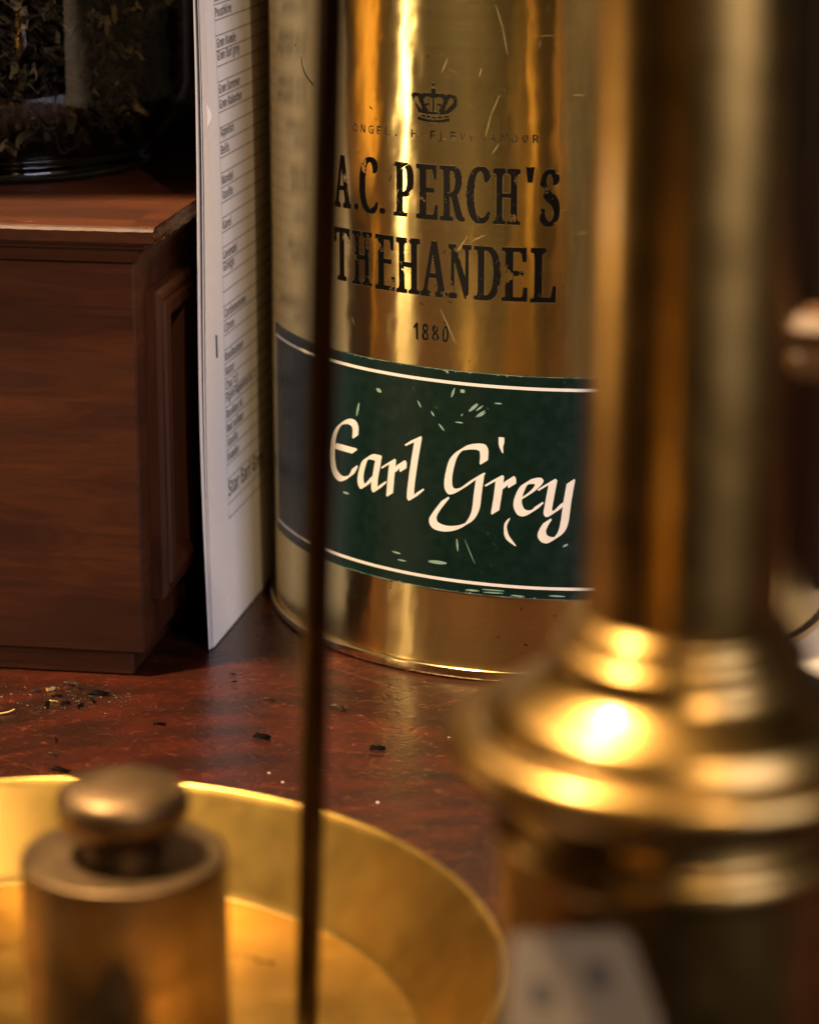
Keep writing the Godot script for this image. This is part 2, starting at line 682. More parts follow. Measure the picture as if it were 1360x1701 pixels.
func label_print() -> StandardMaterial3D:
	# the green paper label: white rules, pen lettering, scuffs; 10 pixels a millimetre
	var W := int((LABEL_S1 - LABEL_S0) * 10.0)
	var H := int((LABEL_H1 - LABEL_H0) * 10.0)
	var at := func(p: Vector2) -> Vector2:
		return Vector2((p.x - LABEL_S0) * 10.0, (LABEL_H1 - p.y) * 10.0)
	var white := Mask.new(W, H)
	var strokes := {
		"E1": [Vector2(-26.24, 64.2), Vector2(-26.15, 66.61), Vector2(-27.18, 67.84), Vector2(-29.56, 67.8), Vector2(-32.66, 66.15), Vector2(-34.93, 63.17), Vector2(-35.99, 59.54), Vector2(-36.13, 55.52), Vector2(-35.19, 52.28), Vector2(-32.82, 50.7), Vector2(-30.52, 51.07), Vector2(-27.89, 52.72), Vector2(-26.39, 54.99)],
		"E2": [Vector2(-34.88, 59.76), Vector2(-26.66, 59.83)],
		"a1": [Vector2(-17.71, 59.45), Vector2(-20.35, 59.35), Vector2(-22.53, 57.8), Vector2(-23.85, 54.46), Vector2(-24.24, 51.83), Vector2(-23.5, 50.27), Vector2(-21.84, 51.13), Vector2(-19.13, 54.01)],
		"a2": [Vector2(-17.53, 59.48), Vector2(-18.24, 55.99), Vector2(-19.03, 51.9), Vector2(-18.55, 50.15), Vector2(-15.84, 52.43)],
		"r1": [Vector2(-15.48, 57.56), Vector2(-12.8, 59.37)],
		"r2": [Vector2(-12.64, 59.25), Vector2(-13.14, 55.11), Vector2(-13.65, 49.83)],
		"r3": [Vector2(-12.32, 56.36), Vector2(-10.2, 58.91), Vector2(-9.24, 59.33), Vector2(-9.24, 57.65)],
		"l1": [Vector2(-7.49, 65.36), Vector2(-4.4, 67.05)],
		"l2": [Vector2(-4.4, 66.91), Vector2(-5.93, 58.1), Vector2(-6.77, 51.56), Vector2(-6.33, 49.93), Vector2(-3.62, 52.26)],
		"G1": [Vector2(14.96, 62.9), Vector2(15.08, 65.6), Vector2(14.26, 66.89), Vector2(11.55, 66.8), Vector2(8.81, 65.78), Vector2(6.39, 63.19), Vector2(5.17, 59.34), Vector2(4.73, 56.23), Vector2(5.02, 54.21), Vector2(6.15, 53.47), Vector2(8.52, 54.56), Vector2(12.29, 57.61), Vector2(14.32, 58.95)],
		"G2": [Vector2(13.98, 58.59), Vector2(13.34, 53.61), Vector2(12.69, 48.79), Vector2(10.83, 45.37), Vector2(7.53, 43.34), Vector2(4, 42.61), Vector2(1.11, 43.13), Vector2(0.19, 44.74), Vector2(1.1, 46.92), Vector2(3.97, 50.92)],
		"R1": [Vector2(16.43, 56.83), Vector2(19.18, 58.6)],
		"R2": [Vector2(19.52, 58.62), Vector2(19.06, 54.35), Vector2(18.27, 49.03)],
		"R3": [Vector2(19.88, 55.59), Vector2(22.01, 58.25), Vector2(22.73, 58.45), Vector2(22.85, 56.94)],
		"e1": [Vector2(25.68, 53.4), Vector2(27.96, 55.11), Vector2(29.96, 57.2), Vector2(30.2, 58.39), Vector2(28.57, 58.45), Vector2(26.46, 57.43), Vector2(25.01, 54.66), Vector2(24.48, 51.92), Vector2(25.23, 49.75), Vector2(26.72, 49.19), Vector2(28.68, 50.04), Vector2(30.45, 51.79)],
		"y1": [Vector2(31.04, 56.65), Vector2(33.79, 58.46)],
		"y2": [Vector2(34.05, 58.29), Vector2(33.21, 53.2), Vector2(32.77, 49.97), Vector2(33.59, 49.41), Vector2(35.21, 50.51), Vector2(37.3, 52.73)],
		"y3": [Vector2(38.94, 58.48), Vector2(38.11, 53.24), Vector2(37.23, 46.44), Vector2(35.97, 43.54), Vector2(33.7, 41.91), Vector2(31.89, 42.29), Vector2(31.21, 43.64), Vector2(31.68, 45.35), Vector2(32.71, 47.15)],
	}
	for key in strokes:
		var pts := []
		for p in strokes[key]:
			pts.append(at.call(p))
		for p in smooth_path(pts, 1.2):
			white.dab(p, 13.0, 2.6, -0.62)
	# the apostrophe-like tick over the word, and the curved scratch under it
	var tick := smooth_path([at.call(Vector2(19.85, 69.4)), at.call(Vector2(19.8, 67.9)), at.call(Vector2(20.25, 65.9))], 1.0)
	for i in tick.size():
		var k := lerpf(8.0, 1.5, i / float(tick.size()))
		white.dab(tick[i], k, k, 0.0)
	var hook := smooth_path([at.call(Vector2(22.28, 47.39)), at.call(Vector2(21.21, 45.28)), at.call(Vector2(21.67, 42.23)), at.call(Vector2(24.02, 39.79))], 1.0)
	for i in hook.size():
		var k := 1.5 + 3.5 * sin(PI * i / float(hook.size()))
		white.dab(hook[i], k, k, 0.0)
	# white frame
	var x0: float = at.call(Vector2(-74.8, 0)).x
	var x1: float = at.call(Vector2(86.5, 0)).x
	for h in [84.2, 28.0]:
		var y: float = at.call(Vector2(0, h)).y
		for k in range(-4, 5):
			white.span(int(y) + k, x0, x1, 1.0)
	for y in range(int(at.call(Vector2(0, 84.2)).y), int(at.call(Vector2(0, 28.0)).y)):
		white.span(y, x0, x0 + 9.0, 1.0)
		white.span(y, x1 - 9.0, x1, 1.0)
	var scuff := Mask.new(W, H)
	for s in [[-18.05, 79.12, -16.8, 78.55, 3], [-24.69, 73.95, -25.68, 70.33, 2], [-4.53, 77.73, -3.59, 76.14, 1.3], [-0.43, 75.34, 0.43, 74.14, 1.3], [1.88, 72.09, 3.41, 70.44, 1.3], [6.49, 82.57, 5.62, 80.17, 1.6], [8.43, 82.04, 9.2, 82.1, 3], [10.75, 76.77, 13, 79.02, 1.6],
			[11, 76.69, 13.25, 78.74, 1.2], [12.76, 77.02, 14.59, 78.53, 1.2], [12.77, 75.29, 15.1, 77.18, 1.5], [13.52, 75.34, 15.3, 76.7, 1], [17.94, 79.53, 19.8, 79.53, 1.2], [6.84, 73.21, 8.89, 73.24, 1.2], [8.47, 75.1, 8.88, 75.73, 1], [-12.75, 33.3, -10.2, 33.13, 1.6],
			[-10.88, 31.25, -8.36, 31.29, 1.4], [-0.81, 32.47, 4.11, 32.65, 3], [10.12, 25.7, 13.77, 25.8, 1.6], [14.85, 26.4, 20.91, 26.5, 1.2], [15.21, 25.6, 20.57, 25.8, 1.2], [23.05, 25.4, 26.56, 25.3, 1.4], [33.52, 25.9, 37.7, 25.8, 1.4], [7.38, 39.95, 7.69, 36.7, 1.6],
			[9.66, 40.18, 12.62, 33.54, 0.6], [-31.27, 46.86, -29.05, 46.93, 2], [3.9, 87.3, 4.64, 86.7, 1.5], [37.12, 40.12, 38.29, 40.84, 1.6]]:
		scuff.line(at.call(Vector2(s[0], s[1])), at.call(Vector2(s[2], s[3])), s[4] * 1.7, 0.85)
	var r := RandomNumberGenerator.new()
	r.seed = 4
	for i in 90:
		var c := Vector2(r.randf_range(20, W - 20), r.randf_range(10, H - 10))
		scuff.line(c, c + Vector2(r.randf_range(-9, 9), r.randf_range(-9, 9)), r.randf_range(0.5, 1.1), r.randf_range(0.15, 0.5))
	var edge := FastNoiseLite.new()
	edge.seed = 8
	edge.frequency = 0.05
	edge.fractal_octaves = 3
	var tone := FastNoiseLite.new()
	tone.seed = 3
	tone.frequency = 0.02
	tone.fractal_octaves = 4
	var col := PackedByteArray()
	col.resize(W * H * 3)
	var rough := PackedByteArray()
	rough.resize(W * H)
	var at3 := 0
	for y in H:
		for x in W:
			var i := y * W + x
			var k := white.a[i]
			var s := scuff.a[i]
			var border := mini(mini(x, W - 1 - x), mini(y, H - 1 - y))
			if border < 2:
				s = maxf(s, 0.55 + 0.4 * edge.get_noise_2d(x * 0.3, y * 0.3))
			elif border < 7 and border < 14.0 * (edge.get_noise_2d(x, y) - 0.22):
				s = maxf(s, 0.8)
			var t := 0.02 * tone.get_noise_2d(x, y)
			var c := Color(0.005 + t, 0.112 + t, 0.088 + t).lerp(Color(0.89 + t, 0.86 + t, 0.83 + t), k)
			c = c.lerp(Color(0.60, 0.70, 0.64) if k < 0.5 else Color(0.70, 0.68, 0.62), s * (1.0 if k < 0.5 else 0.35))
			col[at3] = int(clampf(c.r, 0, 1) * 255.0)
			col[at3 + 1] = int(clampf(c.g, 0, 1) * 255.0)
			col[at3 + 2] = int(clampf(c.b, 0, 1) * 255.0)
			rough[i] = int(clampf(0.33 + 3.0 * t + 0.3 * s, 0, 1) * 255.0)
			at3 += 3
	var mat := StandardMaterial3D.new()
	mat.albedo_texture = ImageTexture.create_from_image(Image.create_from_data(W, H, false, Image.FORMAT_RGB8, col))
	mat.roughness = 1.0
	mat.roughness_texture = ImageTexture.create_from_image(Image.create_from_data(W, H, false, Image.FORMAT_L8, rough))
	mat.metallic_specular = 0.5
	return mat


func build_tin() -> void:
	var t := thing("tea_tin", "tall gold-toned tea tin with worn black lettering and a green Earl Grey label", "tin", Vector3(0.0430, 0, -0.7978), deg_to_rad(TIN_TURN))
	var waves := FastNoiseLite.new()
	waves.seed = 31
	waves.frequency = 1.0
	var m := tin_wall(TIN_R, 0.0, TIN_H, -PI / 2, PI / 2, 150, 130, 0.0, waves, 1.0, 0.0)
	var back := tin_wall(TIN_R, 0.0, TIN_H, PI / 2, 1.5 * PI, 60, 40, 0.0, waves, 1.0, 0.0)
	m.add_surface_from_arrays(Mesh.PRIMITIVE_TRIANGLES, back.surface_get_arrays(0))
	var body := obj("body", m, null, t)
	body.set_surface_override_material(0, tin_print())
	var lacquer := metal(noise_tex(0.03, 3, Color(0.83, 0.73, 0.53), Color(0.89, 0.79, 0.59), 4), 1.0, noise_tex(0.05, 3, Color(0.15, 0.15, 0.15), Color(0.20, 0.20, 0.20), 5), 8.0)
	body.set_surface_override_material(1, lacquer)
	obj("rim", lathe(fillet([Vector3(0.0, 0.0012, 0), Vector3(0.080, 0.0012, 0), Vector3(0.0832, 0.0002, 0.0005), Vector3(0.0856, 0.0002, 0.0012), Vector3(0.0856, 0.0034, 0.0014), Vector3(0.0838, 0.0034, 0)]), 160), lacquer, t)
	var tilt := -0.0019
	var lab := tin_wall(TIN_R + 0.00014, LABEL_H0 / 1000.0, LABEL_H1 / 1000.0, LABEL_S0 / 84.3, LABEL_S1 / 84.3, 110, 24, tilt, waves, 1.0, 0.0)
	obj("label", lab, label_print(), t)
	var lid := lathe(fillet([Vector3(0.0836, TIN_H - 0.004, 0), Vector3(0.0862, TIN_H - 0.004, 0.001), Vector3(0.0862, TIN_H + 0.022, 0.002), Vector3(0.078, TIN_H + 0.022, 0.001), Vector3(0.077, TIN_H + 0.019, 0.001), Vector3(0.0, TIN_H + 0.019, 0)]), 120)
	obj("lid", lid, lacquer, t)


# ---------------------------------------------------------------- the stapled price list
const PAGE_W := 0.148
const PAGE_H := 0.212

func page_curl(s: float, h: float) -> float:
	# how far the page leans to the left (towards its back) at depth s and height h
	var k := pow(maxf(h, 0.0) / 0.18, 1.6)
	return -k * (0.0006 + 0.0020 * clampf(s / 0.013, 0.0, 1.0)) - 0.0006 * sin(h * 30.0)


func sheet(off: float, slide: float, thick: float, lift: float) -> ArrayMesh:
	# a leaf of paper: local x runs back along the page, y up, z is the printed side
	var b := MB.new()
	var nx := 30
	var ny := 36
	var P := func(s: float, h: float, side: float) -> Vector3:
		var fan := off * (1.0 + 0.35 * sin(h * 22.0 + off * 900.0))
		return Vector3(s + slide * (1.0 + 0.5 * sin(h * 15.0)), h + lift, page_curl(s, h) + fan + side * thick * 0.5)
	for side in [1.0, -1.0]:
		var first := b.v.size()
		for j in ny + 1:
			for i in nx + 1:
				var u := i / float(nx)
				var s := PAGE_W * u * u
				var h := PAGE_H * j / float(ny)
				var p: Vector3 = P.call(s, h, side)
				var nn: Vector3 = (P.call(s + 0.0005, h, side) - P.call(s - 0.0005, h, side)).cross(P.call(s, h + 0.0005, side) - P.call(s, h - 0.0005, side)).normalized() * side
				b.vert(p, nn, Vector2(s / PAGE_W, 1.0 - h / PAGE_H))
		for j in ny:
			for i in nx:
				var q := first + j * (nx + 1) + i
				b.quad(q, q + 1, q + nx + 2, q + nx + 1)
	for j in ny:
		var h0 := PAGE_H * j / float(ny)
		var h1 := PAGE_H * (j + 1) / float(ny)
		for e in [[0.0, Vector3.LEFT], [PAGE_W, Vector3.RIGHT]]:
			b.flat([P.call(e[0], h0, 1.0), P.call(e[0], h1, 1.0), P.call(e[0], h1, -1.0), P.call(e[0], h0, -1.0)], e[1], [Vector2(0.01, 0.99), Vector2(0.01, 0.98), Vector2(0.012, 0.98), Vector2(0.012, 0.99)])
	for i in nx:
		var s0 := PAGE_W * pow(i / float(nx), 2)
		var s1 := PAGE_W * pow((i + 1) / float(nx), 2)
		for e in [[0.0, Vector3.DOWN], [PAGE_H, Vector3.UP]]:
			b.flat([P.call(s0, e[0], 1.0), P.call(s1, e[0], 1.0), P.call(s1, e[0], -1.0), P.call(s0, e[0], -1.0)], e[1], [Vector2(0.01, 0.99), Vector2(0.01, 0.98), Vector2(0.012, 0.98), Vector2(0.012, 0.99)])
	return b.mesh()


func page_print() -> StandardMaterial3D:
	var W := 1024
	var H := 1467
	var k := W / (PAGE_W * 1000.0)
	var m := Mask.new(W, H)
	var at := func(s: float, h: float) -> Vector2:
		return Vector2(s * k, H - h * k)
	var rows := ["Jasmin", "Earl", "Poushkine", "", "Grøn Kvæde", "Grøn Earl grey", "", "Grøn Sommer", "Grøn Rabarber", "", "Appelsin", "Bellis", "", "Mandel", "Vanille", "", "Kanel", "", "Lavendel", "Ginkgo", "", "", "Cardemomme", "Citron", "", "*Rooibosteer", "Natur", "Chai 1:2", "Figen/Appelsin nr. 2", "Rooibos sk", "Rød solbær", "Vanille", "Kvæder", "", "#Star Earl Grey", ""]
	var unit := (181.7 - 32.7) / 34.75
	var h := 181.7 + 2.0 * unit
	var left := 22.2
	var p0: Vector2 = at.call(left, h)
	for t in rows:
		var tall := unit * (1.75 if t.begins_with("#") else 1.0)
		var y: float = at.call(0, h).y
		m.span(int(y), left * k, 128.0 * k, 0.75)
		m.span(int(y) + 1, left * k, 128.0 * k, 0.6)
		h -= tall
		var text: String = t.trim_prefix("*").trim_prefix("#")
		if text:
			var size := 2.6 if not t.begins_with("#") else 4.6
			var g := glyph(text, "Droid Sans", 700)
			var gs: Vector2 = g.hi - g.lo
			var per := size / 0.46 * k      # cap height of 64-pixel type is about 0.46 units
			var base: Vector2 = at.call(left + 1.0, h + 0.9)
			print_text(m, text, "Droid Sans", 700, Rect2(base.x, base.y - (g.hi.y) * per - 0.0, gs.x * per, gs.y * per) if false else Rect2(base.x, base.y - gs.y * per * 0.93, gs.x * per, gs.y * per))
	var yb: float = at.call(0, h).y
	m.span(int(yb), left * k, 128.0 * k, 0.8)
	m.span(int(yb) + 1, left * k, 128.0 * k, 0.8)
	for y in range(int(p0.y), int(yb)):
		for s in [left, 96.0, 128.0]:
			m.span(y, s * k, s * k + 1.4, 0.8)
	var fibre := FastNoiseLite.new()
	fibre.seed = 6
	fibre.frequency = 0.04
	fibre.fractal_octaves = 4
	var col := PackedByteArray()
	col.resize(W * H * 3)
	var at3 := 0
	for y in H:
		for x in W:
			var a := m.a[y * W + x]
			var t := 0.015 * fibre.get_noise_2d(x, y)
			col[at3] = int((lerpf(0.855, 0.12, a) + t) * 255.0)
			col[at3 + 1] = int((lerpf(0.845, 0.115, a) + t) * 255.0)
			col[at3 + 2] = int((lerpf(0.845, 0.13, a) + t) * 255.0)
			at3 += 3
	var mat := StandardMaterial3D.new()
	mat.albedo_texture = ImageTexture.create_from_image(Image.create_from_data(W, H, false, Image.FORMAT_RGB8, col))
	mat.roughness = 0.8
	return mat


func build_list() -> void:
	var t := thing("price_list", "stapled white paper list of teas standing on edge between wooden box and tin", "paper list", Vector3(-0.0567, 0.0004, -0.7443))
	# local x runs back along the page, local z is the side with the print
	t.basis = Basis(Vector3(0.19174, 0, -0.98145), Vector3.UP, Vector3(0.98145, 0, 0.19174))
	obj("front_sheet", sheet(0.0, 0.0, 0.00012, 0.0), page_print(), t)
	var bare := plain(Color(0.855, 0.845, 0.85), 0.8)
	obj("back_sheet", sheet(-0.00035, -0.0005, 0.00012, 0.0), bare, t)
	obj("back_sheet", sheet(-0.0009, -0.0022, 0.00012, 0.0), bare, t)
	var wire := plain(Color(0.34, 0.33, 0.35), 0.35)
	wire.metallic = 1.0
	var z := page_curl(0.0126, 0.087) + 0.0002
	obj("staple", tube([Vector3(0.0130, 0.0828, z - 0.001), Vector3(0.0130, 0.0832, z + 0.0002), Vector3(0.0127, 0.0895, z + 0.0002), Vector3(0.0127, 0.0899, z - 0.001)], 0.00022, 0.00022, 8), wire, t)
	# the torn place of a second staple, pushed open
	z = page_curl(0.0079, 0.153) + 0.0001
	var b := MB.new()
	for k in 8:
		var h0 := 0.1495 + 0.0008 * k
		var h1 := h0 + 0.0008
		var w0 := 0.0012 * sin(PI * k / 8.0)
		var w1 := 0.0012 * sin(PI * (k + 1) / 8.0)
		b.flat([Vector3(0.0072, h0, z), Vector3(0.0072 + w0 * 1.4, h0, z + w0 * 0.7), Vector3(0.0072 + w1 * 1.4, h1, z + w1 * 0.7), Vector3(0.0072, h1, z)], Vector3.BACK)
	obj("torn_flap", b.mesh(), bare, t)


# ---------------------------------------------------------------- the wooden box with the jar
func slab_mesh(x0: float, x1: float, y0: float, y1: float, z_back: float, z_front: float, crack_to: float) -> ArrayMesh:
	# a worn board: its front arris is chewed, a crack runs along it up to x = crack_to, its right end is ragged
	var b := MB.new()
	var edge := MB.new()
	var noise := FastNoiseLite.new()
	noise.seed = 14
	noise.frequency = 1.0
	noise.fractal_octaves = 3
	var n := 160
	var rings := []
	for i in n + 1:
		var x := lerpf(x0, x1, i / float(n))
		var j1 := noise.get_noise_2d(x * 220.0, 0.0)
		var j2 := noise.get_noise_2d(x * 330.0, 40.0)
		var deep := 0.0012 * smoothstep(crack_to + 0.004, crack_to - 0.002, x) * (0.6 + 0.8 * absf(j2))
		var zc := z_front - 0.0060 + 0.0005 * j1
		rings.append([
			Vector3(x, y0, z_back), Vector3(x, y0, z_front - 0.0010), Vector3(x, y0 + 0.0008 + 0.0001 * j2, z_front - 0.0002 + 0.0001 * j1),
			Vector3(x, y1 - 0.0011 + 0.00016 * j1, z_front + 0.00012 * j2), Vector3(x, y1 - 0.0004 + 0.00014 * j2, z_front - 0.0008 + 0.0002 * j1), Vector3(x, y1 + 0.00004 * j1, z_front - 0.0015 + 0.00015 * j2),
			Vector3(x, y1, zc + 0.00025), Vector3(x, y1 - deep, zc), Vector3(x, y1 - deep * 0.9, zc - 0.0004), Vector3(x, y1 + 0.00005 * j2, zc - 0.0007), Vector3(x, y1, zc - 0.006), Vector3(x, y1, z_back)])
	for i in n:
		var ring: Array = rings[i]
		for k in ring.size():
			var k2 := (k + 1) % ring.size()
			var e: Vector3 = ring[k2] - ring[k]
			(edge if k < 3 else b).flat([ring[k], ring[k2], rings[i + 1][k2], rings[i + 1][k]], Vector3(0, -e.z, e.y) if k >= 3 else Vector3(0, 0, 1))
	# ragged end grain: layers that stop short of one another
	var m := 46
	var rows := []
	for j in 7:
		var row := []
		var y := lerpf(y0, y1 - 0.0004, j / 6.0)
		for i in m + 1:
			var z := lerpf(z_front - 0.0006, z_back, pow(i / float(m), 1.5))
			row.append(Vector3(x1 + 0.0011 * noise.get_noise_2d(z * 300.0, j * 0.9) + (0.0005 if j in [2, 3] else -0.0003) - 0.0012 * exp(-i * 0.7), y, z))
		rows.append(row)
	for j in 6:
		for i in m:
			b.flat([rows[j][i], rows[j][i + 1], rows[j + 1][i + 1], rows[j + 1][i]], Vector3.RIGHT)
	for i in m:
		for e in [[0, y0, Vector3.DOWN], [6, y1, Vector3.UP]]:
			var p: Vector3 = rows[e[0]][i]
			var q: Vector3 = rows[e[0]][i + 1]
			b.flat([p, q, Vector3(x1 - 0.002, e[1], q.z), Vector3(x1 - 0.002, e[1], p.z)], e[2])
	return edge.mesh(b.mesh())


func build_box(grain_x: Texture2D, grain_y: Texture2D) -> void:
	var t := thing("wooden_box", "reddish brown wooden box with a worn overhanging top and moulded side panel", "wooden box", Vector3(-0.0741, 0, -0.7190), deg_to_rad(-9.1))
	var front := woody(grain_x, 0.52, 7.0, 0.008)
	front.metallic_specular = 0.35
	var side := woody(grain_y, 0.52, 7.0, 0.008)
	side.metallic_specular = 0.35
	obj("front_board", bevel_box(Vector3(-0.19, 0.0071, -0.011), Vector3(0.0, 0.1182, 0.0), 0.0006), front, t)
	obj("side_board", bevel_box(Vector3(-0.011, 0.0071, -0.168), Vector3(-0.0003, 0.1182, -0.0113), 0.0004), side, t)
	obj("back_board", bevel_box(Vector3(-0.19, 0.0071, -0.180), Vector3(-0.0006, 0.1182, -0.1683), 0.0005), front, t)
	obj("plinth", bevel_box(Vector3(-0.19, 0.0, -0.176), Vector3(-0.0036, 0.0068, -0.0012), 0.0007), front, t)
	var slab := obj("top_board", slab_mesh(-0.20, 0.0072, 0.1236, 0.1285, -0.182, 0.0062, -0.030), null, t)
	slab.set_surface_override_material(0, front)
	slab.set_surface_override_material(1, front)
	# cove under the top, along the front and the side
	var cove := [Vector2(-0.004, 0.0), Vector2(0.0012, 0.0), Vector2(0.0014, 0.0009), Vector2(0.0018, 0.0020), Vector2(0.0027, 0.0033), Vector2(0.0041, 0.0042), Vector2(0.0041, 0.0052), Vector2(-0.004, 0.0052)]
	obj("cove_moulding", prism(cove, Vector3(-0.19, 0.1183, 0), Vector3(0.19, 0, 0), Vector3(0, 0, 1), Vector3.UP, 0.0, 1.0), front, t)
	obj("cove_moulding", prism(cove, Vector3(0, 0.1183, 0), Vector3(0, 0, -0.17), Vector3(1, 0, 0), Vector3.UP, -1.0, 0.0), side, t)
	# raised moulding round the side panel; profile x runs inwards over the panel, y stands out from the side
	var prof := [Vector2(0, 0), Vector2(0, 0.0030), Vector2(0.0012, 0.0042), Vector2(0.0026, 0.0044), Vector2(0.0030, 0.0034), Vector2(0.0042, 0.0050), Vector2(0.0066, 0.0056), Vector2(0.0084, 0.0046), Vector2(0.0096, 0.0022), Vector2(0.0102, 0.0)]
	var z0 := -0.0105
	var z1 := -0.0500
	var y0 := 0.0200
	var y1 := 0.1080
	obj("panel_moulding", prism(prof, Vector3(0, y0, z0), Vector3(0, y1 - y0, 0), Vector3(0, 0, -1), Vector3.RIGHT, 1.0, -1.0), side, t)
	obj("panel_moulding", prism(prof, Vector3(0, y0, z1), Vector3(0, y1 - y0, 0), Vector3(0, 0, 1), Vector3.RIGHT, 1.0, -1.0), side, t)
	obj("panel_moulding", prism(prof, Vector3(0, y1, z0), Vector3(0, 0, z1 - z0), Vector3(0, -1, 0), Vector3.RIGHT, 1.0, -1.0), front, t)
	obj("panel_moulding", prism(prof, Vector3(0, y0, z0), Vector3(0, 0, z1 - z0), Vector3(0, 1, 0), Vector3.RIGHT, 1.0, -1.0), front, t)


func build_jar() -> void:
	var at := Vector3(-0.1250, 0.12865, -0.8300)
	var t := thing("glass_jar", "big clear glass jar of dark loose tea standing on the wooden box", "jar", at)
	var glass := StandardMaterial3D.new()
	glass.transparency = BaseMaterial3D.TRANSPARENCY_ALPHA
	glass.albedo_color = Color(0.02, 0.03, 0.02, 0.03)
	glass.roughness = 0.03
	glass.metallic_specular = 0.5
	var thick := StandardMaterial3D.new()
	thick.refraction_enabled = true
	thick.refraction_scale = 0.05
	thick.albedo_color = Color(0.88, 0.95, 0.87, 0.0)
	thick.roughness = 0.04
	obj("body", lathe(fillet([Vector3(0.0400, 0.0062, 0), Vector3(0.0480, 0.0070, 0.004), Vector3(0.0587, 0.0200, 0.014), Vector3(0.0587, 0.170, 0.02), Vector3(0.045, 0.188, 0.006), Vector3(0.045, 0.200, 0)]), 120), glass, t)
	obj("foot", lathe(fillet([Vector3(0.0, 0.0016, 0), Vector3(0.038, 0.0014, 0.002), Vector3(0.0415, 0.0, 0.001), Vector3(0.0458, 0.0, 0.0016), Vector3(0.0466, 0.0034, 0.0015), Vector3(0.0445, 0.0046, 0.0008), Vector3(0.0470, 0.0066, 0.0012), Vector3(0.0380, 0.0078, 0.003), Vector3(0.0, 0.0072, 0)]), 120), thick, t)
	obj("lid", lathe(fillet([Vector3(0.0, 0.197, 0), Vector3(0.0475, 0.197, 0.001), Vector3(0.0475, 0.214, 0.003), Vector3(0.0, 0.216, 0)]), 80), plain(Color(0.09, 0.07, 0.06), 0.5), t)
	# the tea itself
	var mm := MultiMesh.new()
	mm.transform_format = MultiMesh.TRANSFORM_3D
	mm.use_colors = true
	mm.mesh = leaf_mesh(0.0085, 0.0034, 1.5, 1.6, 77)
	var r := RandomNumberGenerator.new()
	r.seed = 60
	mm.instance_count = 5200
	for i in mm.instance_count:
		var y := r.randf_range(0.0105, 0.160)
		var lim := 0.0560
		if y < 0.022:
			lim = 0.0460 + 0.0095 * sqrt(1.0 - pow((0.022 - y) / 0.0125, 2))
		var rad := lim * sqrt(r.randf_range(0.70, 0.985))
		if y < 0.016:
			rad = lim * sqrt(r.randf_range(0.0, 0.98))
		var a := r.randf_range(0, TAU)
		var b := Basis.from_euler(Vector3(r.randf_range(0, TAU), r.randf_range(0, TAU), r.randf_range(0, TAU))).scaled(Vector3.ONE * r.randf_range(0.5, 1.15))
		mm.set_instance_transform(i, Transform3D(b, Vector3(sin(a) * rad * 0.95, y, cos(a) * rad * 0.95)))
		var k := r.randf()
		var c := (Color(0.10, 0.075, 0.05) if k < 0.60 else (Color(0.19, 0.165, 0.11) if k < 0.93 else Color(0.32, 0.27, 0.18))).srgb_to_linear()   # the dark crumbs' own colour, some leaves paler
		mm.set_instance_color(i, c * r.randf_range(0.8, 1.25))
	var mi := MultiMeshInstance3D.new()
	mi.multimesh = mm
	mi.name = "loose_tea"
	var lm := plain(Color.WHITE, 0.75)
	lm.metallic_specular = 0.2
	lm.vertex_color_use_as_albedo = true
	mi.material_override = lm
	mi.position = at
	add_child(mi)
	tag(mi, "dark loose leaf tea filling the glass jar", "tea", "", "stuff")


